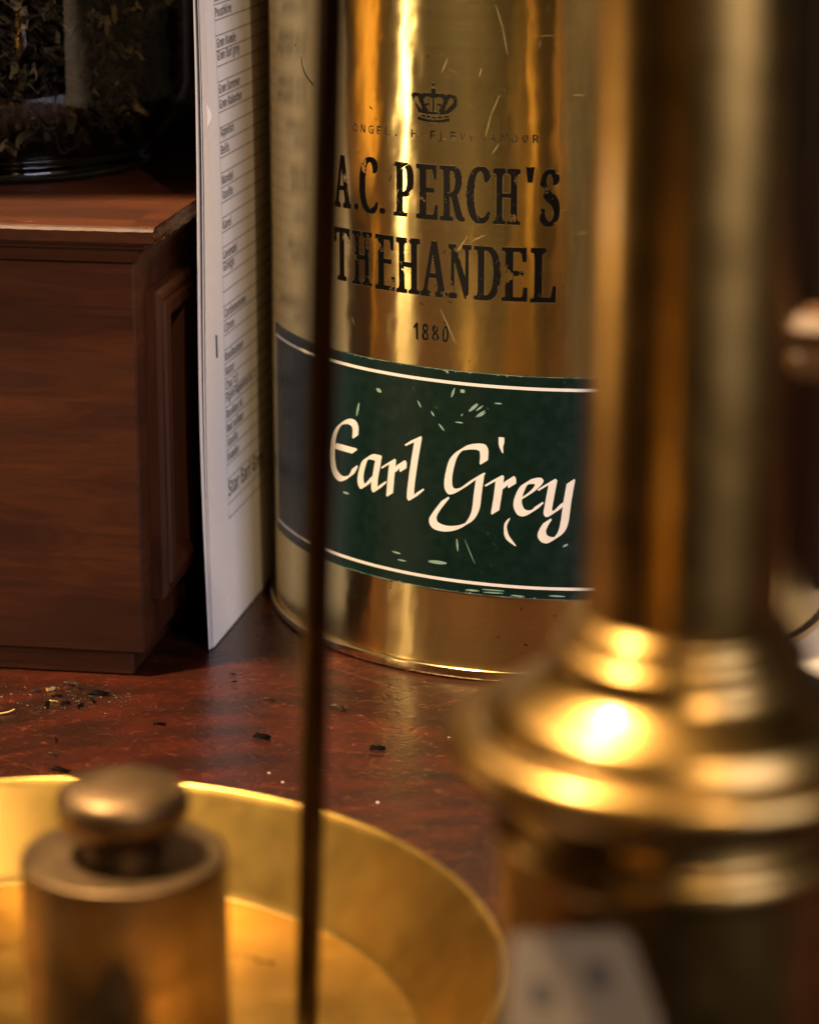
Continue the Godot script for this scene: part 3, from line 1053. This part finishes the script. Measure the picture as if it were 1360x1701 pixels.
# ---------------------------------------------------------------- brass
func build_scale(brass: Material) -> void:
	var t := thing("brass_scale", "blurred brass shop scale column with a wide round flange at the right", "scale", Vector3(0.0400, 0, -0.3800))
	obj("drum", lathe(fillet([Vector3(0, 0.0, 0), Vector3(0.0262, 0.0, 0.001), Vector3(0.0262, 0.0920, 0.0004), Vector3(0.0272, 0.0924, 0.0005), Vector3(0.0278, 0.0945, 0.0012), Vector3(0.0272, 0.0968, 0.0008), Vector3(0.0250, 0.0974, 0.0006), Vector3(0.0244, 0.1010, 0.002), Vector3(0.0252, 0.1052, 0)]), 128), brass, t)
	obj("flange", lathe(fillet([Vector3(0.0240, 0.1046, 0), Vector3(0.0325, 0.1052, 0.001), Vector3(0.0346, 0.1078, 0.0020), Vector3(0.0346, 0.1102, 0.0020), Vector3(0.0330, 0.1120, 0.0014), Vector3(0.0300, 0.1126, 0.0010), Vector3(0.0286, 0.1118, 0.0008), Vector3(0.0280, 0.1130, 0.0008), Vector3(0.0268, 0.1154, 0.0030), Vector3(0.0228, 0.1174, 0.0040), Vector3(0.0196, 0.1196, 0.0020), Vector3(0.0186, 0.1214, 0)]), 144), brass, t)
	obj("collar", lathe(fillet([Vector3(0.0172, 0.1206, 0), Vector3(0.0188, 0.1216, 0.0010), Vector3(0.0189, 0.1240, 0.0014), Vector3(0.0168, 0.1250, 0.0010), Vector3(0.0163, 0.1262, 0.0008), Vector3(0.0163, 0.1276, 0.0008), Vector3(0.0152, 0.1284, 0.0010), Vector3(0.0140, 0.1290, 0)]), 128), brass, t)
	obj("column", lathe(fillet([Vector3(0.0144, 0.1275, 0), Vector3(0.0145, 0.1400, 0.004), Vector3(0.0147, 0.2900, 0.002), Vector3(0.0180, 0.2930, 0.001), Vector3(0.0180, 0.3000, 0.003), Vector3(0.0, 0.3060, 0)]), 128), brass, t)
	var d := Vector3(-0.0104, 0.2473, -0.3928) - t.position
	obj("arm", tube([Vector3(d.x * 0.2, 0.2500, d.z * 0.2), Vector3(d.x * 0.6, 0.2520, d.z * 0.6), Vector3(d.x, 0.2490, d.z), Vector3(d.x * 1.12, 0.2480, d.z * 1.12)], 0.0050, 0.0032, 24), brass, t)
	obj("arm", tube([Vector3(-0.002, 0.2960, 0.004), Vector3(-0.08, 0.345, 0.14), Vector3(-0.155, 0.362, 0.280)], 0.0055, 0.0035, 20), brass, t)


func build_weight(bronze: Material) -> void:
	var t := thing("brass_weight", "dull brown brass cylinder weight with a mushroom knob standing in the pan", "weight", Vector3(-0.0539, 0.0021, -0.4751))
	obj("body", lathe(fillet([Vector3(0, 0, 0), Vector3(0.0195, 0, 0.001), Vector3(0.0195, 0.0482, 0.0010), Vector3(0.0074, 0.0484, 0.0012), Vector3(0.0070, 0.0500, 0)]), 128), bronze, t)
	obj("knob", lathe(fillet([Vector3(0.0080, 0.0484, 0), Vector3(0.0076, 0.0518, 0.0012), Vector3(0.0102, 0.0534, 0.002), Vector3(0.0127, 0.0564, 0.0026), Vector3(0.0124, 0.0612, 0.0038), Vector3(0.0070, 0.0631, 0.004), Vector3(0.0, 0.0632, 0)]), 96), bronze, t)


func pan_mesh() -> ArrayMesh:
	return lathe(fillet([Vector3(0, 0.0003, 0), Vector3(0.0805, 0.0003, 0.002), Vector3(0.0952, 0.0184, 0.002), Vector3(0.0966, 0.0196, 0.0006), Vector3(0.0968, 0.0211, 0.0008), Vector3(0.0954, 0.0215, 0.0008), Vector3(0.0940, 0.0200, 0.0006), Vector3(0.0813, 0.0032, 0.0016), Vector3(0.0800, 0.0018, 0.0003), Vector3(0, 0.0018, 0)]), 192, null, 0.0015)


func build_pan(brass: Material) -> void:
	var t := thing("brass_pan", "shallow round gold brass scale pan in the lower left foreground", "pan", Vector3(-0.0776, 0.0008, -0.4877))
	t.rotation.x = deg_to_rad(0.9)
	obj("bowl", pan_mesh(), brass, t)


func _ready() -> void:
	rng.seed = 1
	# ------------------------------------------------ camera
	var cam := Camera3D.new()
	cam.name = "camera"
	add_child(cam)
	cam.position = Vector3(0, 0.2513, 0)
	cam.rotation.x = deg_to_rad(-15.76)
	cam.near = 0.02
	cam.far = 20.0
	var att := CameraAttributesPhysical.new()
	att.frustum_focal_length = 63.5
	att.frustum_focus_distance = 0.735
	att.frustum_near = 0.02
	att.frustum_far = 20.0
	att.exposure_aperture = 7.0
	cam.attributes = att
	cam.fov = rad_to_deg(2.0 * atan(850.5 / 4500.0))
	cam.current = true

	# ------------------------------------------------ air and exposure
	var env := Environment.new()
	env.background_mode = Environment.BG_COLOR
	env.background_color = Color(0.036, 0.026, 0.018)
	env.tonemap_mode = Environment.TONE_MAPPER_LINEAR
	env.tonemap_exposure = 0.9
	env.sdfgi_enabled = true
	env.ssao_enabled = true
	env.ssil_enabled = true
	var we := WorldEnvironment.new()
	we.name = "environment"
	we.environment = env
	add_child(we)

	# ------------------------------------------------ lights
	pendant_lamp(Vector3(-0.36, 1.02, -0.58), 3.8, 0.032, "warm pendant lamp hanging above the left of the counter")
	pendant_lamp(Vector3(0.36, 1.10, 0.62), 1.2, 0.016, "small warm pendant lamp hanging in front of the counter")
	table_lamp(Vector3(-0.42, 0.0, -0.52))
	shop_window()

	# ------------------------------------------------ the setting
	var grain_x := wood_image(512, false, Color(0.175, 0.077, 0.027), Color(0.270, 0.130, 0.050), 41)
	var grain_y := wood_image(512, true, Color(0.175, 0.077, 0.027), Color(0.270, 0.130, 0.050), 42)
	struct("table_top", bevel_box(Vector3(-0.95, -0.030, -1.05), Vector3(0.95, 0.0, -0.325), 0.002), table_material())
	var dark_wood := woody(wood_image(256, false, Color(0.10, 0.055, 0.035), Color(0.19, 0.105, 0.06), 43), 0.5, 3.0)
	struct("wall", bevel_box(Vector3(-0.95, 0.0005, -1.05), Vector3(0.95, 1.3, -1.03), 0.002), dark_wood)
	var shelf := thing("wall_shelf", "dark wooden wall shelf above the jar and the tin", "shelf")
	obj("board", bevel_box(Vector3(-0.60, 0.302, -1.029), Vector3(0.60, 0.320, -0.727), 0.001), dark_wood, shelf)

	# ------------------------------------------------ things
	build_tin()
	build_list()
	build_box(grain_x, grain_y)
	build_jar()
	var patina := noise_tex(0.012, 5, Color(0.46, 0.355, 0.175), Color(0.69, 0.55, 0.315), 71, 512)
	var soft := noise_tex(0.02, 4, Color(0.28, 0.28, 0.28), Color(0.37, 0.37, 0.37), 72, 512)
	var brass := metal(patina, 1.0, soft, 9.0)
	brass.clearcoat_enabled = true
	brass.clearcoat = 0.2
	brass.clearcoat_roughness = 0.08
	build_scale(brass)
	var pan_tone := noise_tex(0.010, 5, Color(0.68, 0.54, 0.27), Color(0.80, 0.66, 0.36), 73, 512)
	var pan_brass := metal(pan_tone, 1.0, soft, 8.0)
	build_pan(pan_brass)
	var bronze := metal(noise_tex(0.015, 5, Color(0.37, 0.295, 0.205), Color(0.51, 0.42, 0.31), 74, 256), 1.45, soft, 14.0)
	build_weight(bronze)
	var steel := metal(noise_tex(0.03, 3, Color(0.17, 0.13, 0.09), Color(0.27, 0.21, 0.15), 75, 256), 1.0, soft, 20.0)
	var rod := obj("hanging_rod", tube([Vector3(-0.0205, 0.0030, -0.4898), Vector3(-0.0161, 0.1092, -0.4477), Vector3(-0.0117, 0.2154, -0.4055), Vector3(-0.0104, 0.2470, -0.3928)], 0.0022, 0.0034, 24), steel)
	tag(rod, "thin dark metal rod rising from the brass pan in front of the tin", "rod")
	build_extras(brass, pan_brass)
	build_crumbs()


func table_material() -> StandardMaterial3D:
	# worn dark red varnish: short fibres and scratches lying every way but mostly along the board
	var S := 1024
	var hgt := PackedFloat32Array()
	hgt.resize(S * S)
	var base := FastNoiseLite.new()
	base.seed = 17
	base.frequency = 0.03
	base.fractal_octaves = 3
	var r := RandomNumberGenerator.new()
	r.seed = 8
	for i in S * S:
		hgt[i] = 0.5
	for i in 26000:
		var x := r.randf() * S
		var y := r.randf() * S
		var a := r.randfn(0.1, 0.7)
		var l := r.randf_range(4, 15)
		var amp := r.randf_range(0.04, 0.18) * (1.0 if r.randf() < 0.5 else -1.0)
		var bend := r.randf_range(-0.05, 0.05)
		var fat := r.randi_range(0, 2)
		for k in int(l):
			x += cos(a)
			y += sin(a)
			a += bend
			var f := amp * sin(PI * (k + 0.5) / l)
			for q in range(-fat, fat + 1):
				var at := posmod(int(y + q * cos(a)), S) * S + posmod(int(x - q * sin(a)), S)
				hgt[at] += f * (1.0 if q == 0 else 0.55 / absi(q))
	for i in 60:
		var x := r.randf() * S
		var y := r.randf() * S
		var a := r.randfn(0.2, 0.5)
		for k in r.randi_range(40, 160):
			x += cos(a)
			y += sin(a)
			hgt[posmod(int(y), S) * S + posmod(int(x), S)] += 0.25
	var hb := PackedByteArray()
	hb.resize(S * S)
	for i in S * S:
		hb[i] = int(clampf(hgt[i], 0.0, 1.0) * 255.0)
	var col := PackedByteArray()
	col.resize(S * S * 3)
	var tone := FastNoiseLite.new()
	tone.seed = 19
	tone.frequency = 1.0
	tone.fractal_octaves = 5
	for y in S:
		for x in S:
			var i := y * S + x
			# noise on a torus, so that the picture repeats without a seam
			var u := TAU * x / S
			var v := TAU * y / S
			var t := clampf(0.5 + 0.9 * tone.get_noise_3d(cos(u) * 1.2 + 3.0 * cos(v), sin(u) * 1.2 + 3.0 * sin(v), cos(u + v)), 0.0, 1.0)
			var f := (hgt[i] - 0.5)
			var c := Color(0.118, 0.052, 0.030).lerp(Color(0.25, 0.090, 0.044), t)
			if f > 0.03:
				c = c.lerp(Color(0.48, 0.25, 0.13), clampf((f - 0.03) * 3.0, 0.0, 0.75))
			elif f < -0.03:
				c = c.lerp(Color(0.11, 0.05, 0.03), clampf((-f - 0.03) * 4.0, 0.0, 0.85))
			col[i * 3] = int(c.r * 255.0)
			col[i * 3 + 1] = int(c.g * 255.0)
			col[i * 3 + 2] = int(c.b * 255.0)
	var m := StandardMaterial3D.new()
	m.albedo_texture = ImageTexture.create_from_image(Image.create_from_data(S, S, false, Image.FORMAT_RGB8, col))
	m.heightmap_enabled = true
	m.heightmap_texture = ImageTexture.create_from_image(Image.create_from_data(S, S, false, Image.FORMAT_L8, hb))
	m.heightmap_scale = 0.050
	m.roughness = 0.30
	m.metallic_specular = 0.5
	m.uv1_triplanar = true
	m.uv1_world_triplanar = true
	m.uv1_scale = Vector3(3.6, 3.6, 3.6)
	return m


func pendant_lamp(at: Vector3, energy: float, r: float, label: String) -> void:
	var t := thing("pendant_lamp", label, "lamp", at)
	var glow := StandardMaterial3D.new()
	glow.albedo_color = Color(1, 0.9, 0.75)
	glow.emission_enabled = true
	glow.emission = Color(1.0, 0.87, 0.68)
	glow.emission_energy_multiplier = 6.0
	var s := SphereMesh.new()
	s.radius = r * 1.15
	s.height = r * 2.3
	obj("bulb", s, glow, t)
	var shade := lathe([Vector2(0.115, -0.012), Vector2(0.085, 0.045), Vector2(0.030, 0.085), Vector2(0.018, 0.11), Vector2(0.016, 0.11), Vector2(0.028, 0.083), Vector2(0.083, 0.043), Vector2(0.113, -0.012)], 64)
	obj("lamp_shade", shade, plain(Color(0.30, 0.22, 0.12), 0.5), t)
	obj("cord", tube([Vector3(0, 0.10, 0), Vector3(0, 0.35, 0), Vector3(0, 0.70, 0)], 0.003, 0.003, 8), plain(Color(0.05, 0.05, 0.05), 0.6), t)
	var l := OmniLight3D.new()
	l.name = "lamp_light"
	t.add_child(l)
	l.light_color = Color(1.0, 0.87, 0.68)
	l.light_energy = energy
	l.light_size = r
	l.omni_range = 6.0
	l.omni_attenuation = 2.0
	l.shadow_enabled = true


func table_lamp(at: Vector3) -> void:
	# a small lamp standing low at the left on the counter: its glints run down the left of tin, knob and flange
	var t := thing("table_lamp", "small table lamp with a bare warm bulb, far left on the counter, outside the frame", "lamp", at)
	var iron := plain(Color(0.25, 0.20, 0.12), 0.4)
	obj("foot", lathe(fillet([Vector3(0, 0, 0), Vector3(0.035, 0, 0.001), Vector3(0.035, 0.006, 0.002), Vector3(0.008, 0.012, 0.004), Vector3(0.006, 0.085, 0.002), Vector3(0.012, 0.090, 0.001), Vector3(0.0, 0.091, 0)]), 48), iron, t)
	var glow := StandardMaterial3D.new()
	glow.albedo_color = Color(1, 0.9, 0.75)
	glow.emission_enabled = true
	glow.emission = Color(1.0, 0.87, 0.68)
	glow.emission_energy_multiplier = 6.0
	var s := SphereMesh.new()
	s.radius = 0.0150
	s.height = 0.0300
	var bulb := obj("bulb", s, glow, t)
	bulb.position = Vector3(0, 0.106, 0)
	var l := OmniLight3D.new()
	l.name = "lamp_light"
	t.add_child(l)
	l.position = Vector3(0, 0.106, 0)
	l.light_color = Color(1.0, 0.87, 0.68)
	l.light_energy = 0.022
	l.light_size = 0.013
	l.omni_range = 6.0
	l.omni_attenuation = 2.0
	l.shadow_enabled = true


func shop_window() -> void:
	# a shop window to the right, behind the photographer: cool, dim daylight
	var at := Vector3(0.84, 0.56, 0.46)
	var t := thing("shop_window", "tall shop window letting in dim cool daylight from the right", "window", at)
	t.look_at_from_position(at, Vector3(0.0, 0.10, -0.70), Vector3.UP)
	var glow := StandardMaterial3D.new()
	glow.albedo_color = Color(0.1, 0.1, 0.1)
	glow.emission_enabled = true
	glow.emission = Color(0.80, 0.86, 1.0)
	glow.emission_energy_multiplier = 1.0
	obj("pane", bevel_box(Vector3(-0.32, -0.40, 0.0), Vector3(0.32, 0.40, 0.01), 0.001), glow, t)
	var paint := plain(Color(0.20, 0.13, 0.09), 0.5)
	for x in [-0.34, 0.34]:
		obj("frame", bevel_box(Vector3(x - 0.019, -0.44, -0.03), Vector3(x + 0.019, 0.44, 0.03), 0.002), paint, t)
	for y in [-0.42, 0.42]:
		obj("frame", bevel_box(Vector3(-0.32, y - 0.019, -0.03), Vector3(0.32, y + 0.019, 0.03), 0.002), paint, t)
	var l := AreaLight3D.new()
	l.name = "window_light"
	t.add_child(l)
	l.position = Vector3(0, 0, -0.035)
	l.area_size = Vector2(0.64, 0.80)
	l.light_color = Color(0.95, 0.93, 1.0)
	l.light_energy = 1.4
	l.area_range = 6.0
	l.area_attenuation = 2.0
	l.shadow_enabled = true


func build_extras(brass: Material, pan_brass: Material) -> void:
	# a paper note leaning on the scale's drum
	var P := Vector3(0.0311, 0.0905, -0.3550)
	var n := Vector3(-0.342 * 0.966, 0.26, 0.94 * 0.966).normalized()
	var outline := []
	var TL := Vector3(0.0144, 0.0864, -0.3599)
	var TR := Vector3(0.0308, 0.0893, -0.3547)
	var R2 := Vector3(0.0354, 0.0773, -0.3496)
	var L2 := Vector3(0.0137, 0.0738, -0.3565)
	var BR := R2 + (R2 - TR) * (R2.y - 0.0004) / (TR.y - R2.y)
	var BL := L2 + (L2 - TL) * (L2.y - 0.0004) / (TL.y - L2.y)
	BR = Vector3(lerpf(R2.x, BR.x, 0.35), 0.0004, BR.z)
	outline = [BL, L2, TL.lerp(L2, 0.08), TL.lerp(TR, 0.05), TR.lerp(TL, 0.07), TR.lerp(R2, 0.10), R2, BR]
	var b := MB.new()
	var back := []
	var ex := (TR - TL).normalized()
	var uvs := []
	for p in outline:
		back.append(p - n * 0.0003)
		uvs.append(Vector2((p - TL).dot(ex) / 0.025, (TL.y - p.y) / 0.03))
	b.flat(outline, n, uvs)
	b.flat(back, -n, uvs)
	for i in outline.size():
		var j := (i + 1) % outline.size()
		var mid: Vector3 = (outline[i] + outline[j]) * 0.5
		b.flat([outline[i], outline[j], back[j], back[i]], mid - Vector3(0.024, 0.045, -0.348))
	var W := 256
	var m := Mask.new(W, W)
	# blurred grey print: two round marks and some lines of a stamp
	for c in [Vector2(131, 34), Vector2(44, 66), Vector2(60, 150), Vector2(150, 180)]:
		for k in 40:
			m.dab(c + Vector2(cos(k * 0.157), sin(k * 0.157)) * 14.0, 4.0, 4.0, 0.0, 0.8)
		m.dab(c, 7.0, 7.0, 0.0, 0.9)
	for y in [105, 114, 230]:
		m.line(Vector2(20, y), Vector2(190, y + 3), 2.0, 0.5)
	var img := Image.create(W, W, false, Image.FORMAT_RGB8)
	for y in W:
		for x in W:
			var a := m.a[y * W + x]
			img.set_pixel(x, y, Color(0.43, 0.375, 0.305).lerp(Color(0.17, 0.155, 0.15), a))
	var card := StandardMaterial3D.new()
	card.albedo_texture = ImageTexture.create_from_image(img)
	card.roughness = 0.75
	tag(obj("paper_note", b.mesh(), card), "greyish white paper note leaning against the drum under the brass flange", "paper note")

	# a paper slip lying on the table at the right edge
	b = MB.new()
	bevel_into(b, Vector3(0, 0, -0.06), Vector3(0.09, 0.0004, 0.0), 0.0001)
	var slip := obj("paper_slip", b.mesh(), plain(Color(0.86, 0.82, 0.79), 0.8))
	slip.position = Vector3(0.1065, 0.0002, -0.6925)
	slip.rotation.y = deg_to_rad(38.0)
	tag(slip, "white paper slip lying on the table at the right edge behind the flange", "paper slip")

	# the tan wooden rail at the right
	var rail := thing("wooden_rail", "tan wooden rail with a rounded end sticking in from the right edge", "rail", Vector3(0.0626, 0.1475, -0.4500), deg_to_rad(-22.0))
	var pine := woody(wood_image(256, false, Color(0.32, 0.215, 0.095), Color(0.46, 0.33, 0.15), 44, 12.0), 0.5, 14.0)
	obj("top_strip", bevel_box(Vector3(0, 0.0062, -0.014), Vector3(0.20, 0.0112, 0.0), 0.0022), pine, rail)
	obj("bottom_strip", bevel_box(Vector3(0.0006, 0.0, -0.014), Vector3(0.20, 0.0060, -0.0008), 0.0020), pine, rail)
	obj("post", bevel_box(Vector3(0.186, -0.1475, -0.015), Vector3(0.200, -0.0002, -0.001), 0.002), pine, rail)

	# black iron weights in the near half of the pan, mostly below the frame
	var iron := metal(noise_tex(0.05, 4, Color(0.10, 0.085, 0.06), Color(0.20, 0.165, 0.11), 76, 256), 0.55, null, 20.0)
	iron.metallic = 0.6
	for w in [[-0.0600, -0.4320, 0.0215, 0.0230, "squat dark iron weight at the near rim of the pan, below the frame"], [-0.1060, -0.4480, 0.0200, 0.0230, "squat dark iron weight at the left of the pan, outside the frame"]]:
		var g := thing("iron_weight", w[4], "weight", Vector3(w[0], 0.0021, w[1]))
		obj("body", lathe(fillet([Vector3(0, 0, 0), Vector3(w[2], 0, 0.0006), Vector3(w[2], w[3], 0.0012), Vector3(w[2] * 0.55, w[3], 0.0006), Vector3(w[2] * 0.5, w[3] - 0.0012, 0.0004), Vector3(0, w[3] - 0.0012, 0)]), 80), iron, g)

	# things in front of and beside the view that the tin and the brass mirror
	var can := thing("yellow_canister", "tall yellow enamel canister standing far left on the counter, outside the frame", "canister", Vector3(-0.56, 0, -0.68))
	var enamel := plain(Color(0.86, 0.66, 0.26), 0.35)
	obj("body", lathe(fillet([Vector3(0, 0, 0), Vector3(0.075, 0, 0.001), Vector3(0.075, 0.22, 0.001), Vector3(0.0, 0.22, 0)]), 96), enamel, can)
	obj("lid", lathe(fillet([Vector3(0, 0.2203, 0), Vector3(0.078, 0.2203, 0.001), Vector3(0.078, 0.24, 0.003), Vector3(0.0, 0.243, 0)]), 96), enamel, can)
	var hung := thing("hanging_pan", "hanging brass scale pan on three rods, close before the viewer and below the frame", "scale pan", Vector3(-0.115, 0.035, -0.100))
	obj("bowl", pan_mesh(), pan_brass, hung)
	for k in 3:
		var a := TAU * k / 3.0 + 0.9
		obj("rod", tube([Vector3(sin(a) * 0.0955, 0.0205, cos(a) * 0.0955), Vector3(sin(a) * 0.045, 0.155, cos(a) * 0.045), Vector3(0, 0.290, 0)], 0.0012, 0.0012, 8), brass, hung)
	obj("hook", tube([Vector3(0, 0.285, 0), Vector3(0, 0.305, 0.004), Vector3(0, 0.325, 0)], 0.003, 0.003, 12), brass, hung)


func build_crumbs() -> void:
	var r := RandomNumberGenerator.new()
	r.seed = 33
	var dark := plain(Color(0.10, 0.075, 0.05), 0.9)
	dark.metallic_specular = 0.25
	var brown := plain(Color(0.24, 0.17, 0.10), 0.7)
	var pale := plain(Color(0.72, 0.60, 0.36), 0.7)
	var mesh := [leaf_mesh(0.0046, 0.0013, 2.3, 2.4, 1), leaf_mesh(0.0034, 0.0015, 2.0, 1.2, 2), leaf_mesh(0.0030, 0.0011, 1.6, 2.8, 3)]
	# label, x, z, kind of mesh, size, material, turn
	var list := [
		["pale square leaf flake, brightest of the crumbs before the wooden box", -0.0991, -0.7080, 1, 0.9, pale, 1.4],
		["black leaf crumb just below the pale square flake", -0.0968, -0.7030, 2, 1.0, dark, 0.7],
		["black leaf crumb left below the pale square flake", -0.0984, -0.6958, 0, 1.0, dark, 2.3],
		["small pale leaf crumb among the black ones before the box", -0.0972, -0.6988, 2, 0.8, pale, 0.3],
		["dark brown leaf crumb in the middle of the crumbs before the box", -0.0936, -0.6970, 1, 0.8, dark, 0.9],
		["dark curled leaf crumb with a pale edge before the box", -0.0893, -0.6948, 1, 0.9, dark, 1.9],
		["small brown leaf crumb beside the dark curled one", -0.0902, -0.6975, 2, 0.9, brown, 2.8],
		["large black leaf crumb at the right end of the crumbs before the box", -0.0857, -0.7045, 0, 1.35, dark, 0.6],
		["black leaf crumb in front of the large one at the right end", -0.0864, -0.6990, 1, 0.9, dark, 2.6],
		["brown leaf crumb close under the plinth of the box", -0.0920, -0.7110, 0, 1.1, brown, 2.9],
		["dull brown leaf crumb furthest back under the plinth", -0.0945, -0.7130, 2, 1.2, brown, 0.2],
		["dull leaf crumb at the far left under the box", -0.1032, -0.7070, 2, 1.0, brown, 1.0],
		["small black leaf crumb alone on the table right of the box corner", -0.0667, -0.6807, 2, 1.1, dark, 0.5],
		["black curled leaf crumb on the table left of the rod", -0.0388, -0.6702, 1, 1.35, dark, 0.2],
		["long flat brown leaf bit on the table right of the rod", -0.0188, -0.6924, 0, 1.35, brown, 2.95],
		["dark leaf crumb on the table under the tin's middle", -0.0083, -0.6617, 1, 1.2, dark, 0.5],
		["tiny dark leaf crumb on the table above the pan's left", -0.0927, -0.6688, 2, 0.8, dark, 2.4],
		["tiny black speck on the table at the foot of the paper list", -0.0497, -0.7216, 2, 0.6, dark, 0.1],
		["tiny black speck nearer than its twin before the paper list", -0.0489, -0.7150, 2, 0.55, dark, 1.2],
		["pale flat leaf bit on the table between paper list and rod", -0.0383, -0.7006, 2, 1.0, brown, 0.4],
		["dark twig-like leaf bit beside the pan's back rim at left", -0.0890, -0.6466, 0, 1.2, dark, 0.3],
		["pale leaf flake on the table behind the pan at left", -0.0920, -0.6582, 2, 1.0, brown, 0.1],
	]
	for c in list:
		var o := obj("tea_leaf", mesh[c[3]], c[5])
		o.position = Vector3(c[1], 0.0001, c[2])
		o.rotation.y = c[6]
		o.scale = Vector3.ONE * c[4]
		tag(o, c[0], "tea leaf", "tea leaves scattered on the table")
	var stalk := obj("tea_stalk", tube([Vector3(-0.004, 0.0004, 0.0006), Vector3(-0.001, 0.0004, 0.0004), Vector3(0.001, 0.0006, -0.0003), Vector3(0.0024, 0.0009, -0.0016)], 0.00035, 0.0002, 8), pale)
	stalk.position = Vector3(-0.1091, 0, -0.6891)
	tag(stalk, "thin pale curved tea stalk on the table at the left edge", "tea stalk")
	var in_pan := [
		["black leaf bit in the brass pan, leftmost of the row beside the weight", -0.0373, -0.5313, 0, 1.1, 2.9],
		["black leaf bit in the brass pan, second of the row beside the weight", -0.0350, -0.5303, 1, 1.0, 0.2],
		["black leaf bit in the brass pan, longest of the row", -0.0327, -0.5289, 0, 1.2, 2.8],
		["black leaf bit in the brass pan, last of the row towards the rod", -0.0302, -0.5272, 1, 1.1, 0.6],
	]
	for c in in_pan:
		var o := obj("tea_leaf", mesh[c[3]], dark)
		o.position = Vector3(c[1], 0.0022, c[2])
		o.rotation.y = c[5]
		o.scale = Vector3.ONE * c[4]
		tag(o, c[0], "tea leaf", "tea leaves in the brass pan")
	# dust and tiny specks
	var mm := MultiMesh.new()
	mm.transform_format = MultiMesh.TRANSFORM_3D
	mm.use_colors = true
	var bit := SphereMesh.new()
	bit.radius = 0.5
	bit.height = 0.6
	bit.radial_segments = 7
	bit.rings = 3
	mm.mesh = bit
	var spots := [Vector2(-0.0357, -0.6454), Vector2(-0.0079, -0.6254), Vector2(0.0103, -0.6711), Vector2(0.0166, -0.5618), Vector2(-0.0320, -0.6390)]
	mm.instance_count = 520
	for i in mm.instance_count:
		var p := Vector2(r.randf_range(-0.16, 0.16), r.randf_range(-0.78, -0.53))
		var s := r.randf_range(0.00012, 0.00030)
		var c := Color(0.20, 0.12, 0.07) if r.randf() < 0.6 else Color(0.03, 0.022, 0.016)
		if i < spots.size():
			p = spots[i]
			s = 0.00055
			c = Color(0.75, 0.62, 0.48)
		elif i < 220:
			p = Vector2(-0.094, -0.700) + Vector2(r.randfn(0.0, 0.012), r.randfn(0.0, 0.007))
			s = r.randf_range(0.00015, 0.00055)
			c = Color(0.022, 0.016, 0.010) if r.randf() < 0.8 else Color(0.16, 0.11, 0.055)
		mm.set_instance_transform(i, Transform3D(Basis.from_euler(Vector3(0, r.randf() * TAU, 0)).scaled(Vector3(s * r.randf_range(0.8, 2.0), s, s)), Vector3(p.x, s * 0.28, p.y)))
		mm.set_instance_color(i, c)
	var mi := MultiMeshInstance3D.new()
	mi.multimesh = mm
	mi.name = "tea_dust"
	var dm := plain(Color.WHITE, 0.8)
	dm.vertex_color_use_as_albedo = true
	mi.material_override = dm
	add_child(mi)
	tag(mi, "fine tea dust and specks on the table top", "dust", "", "stuff")
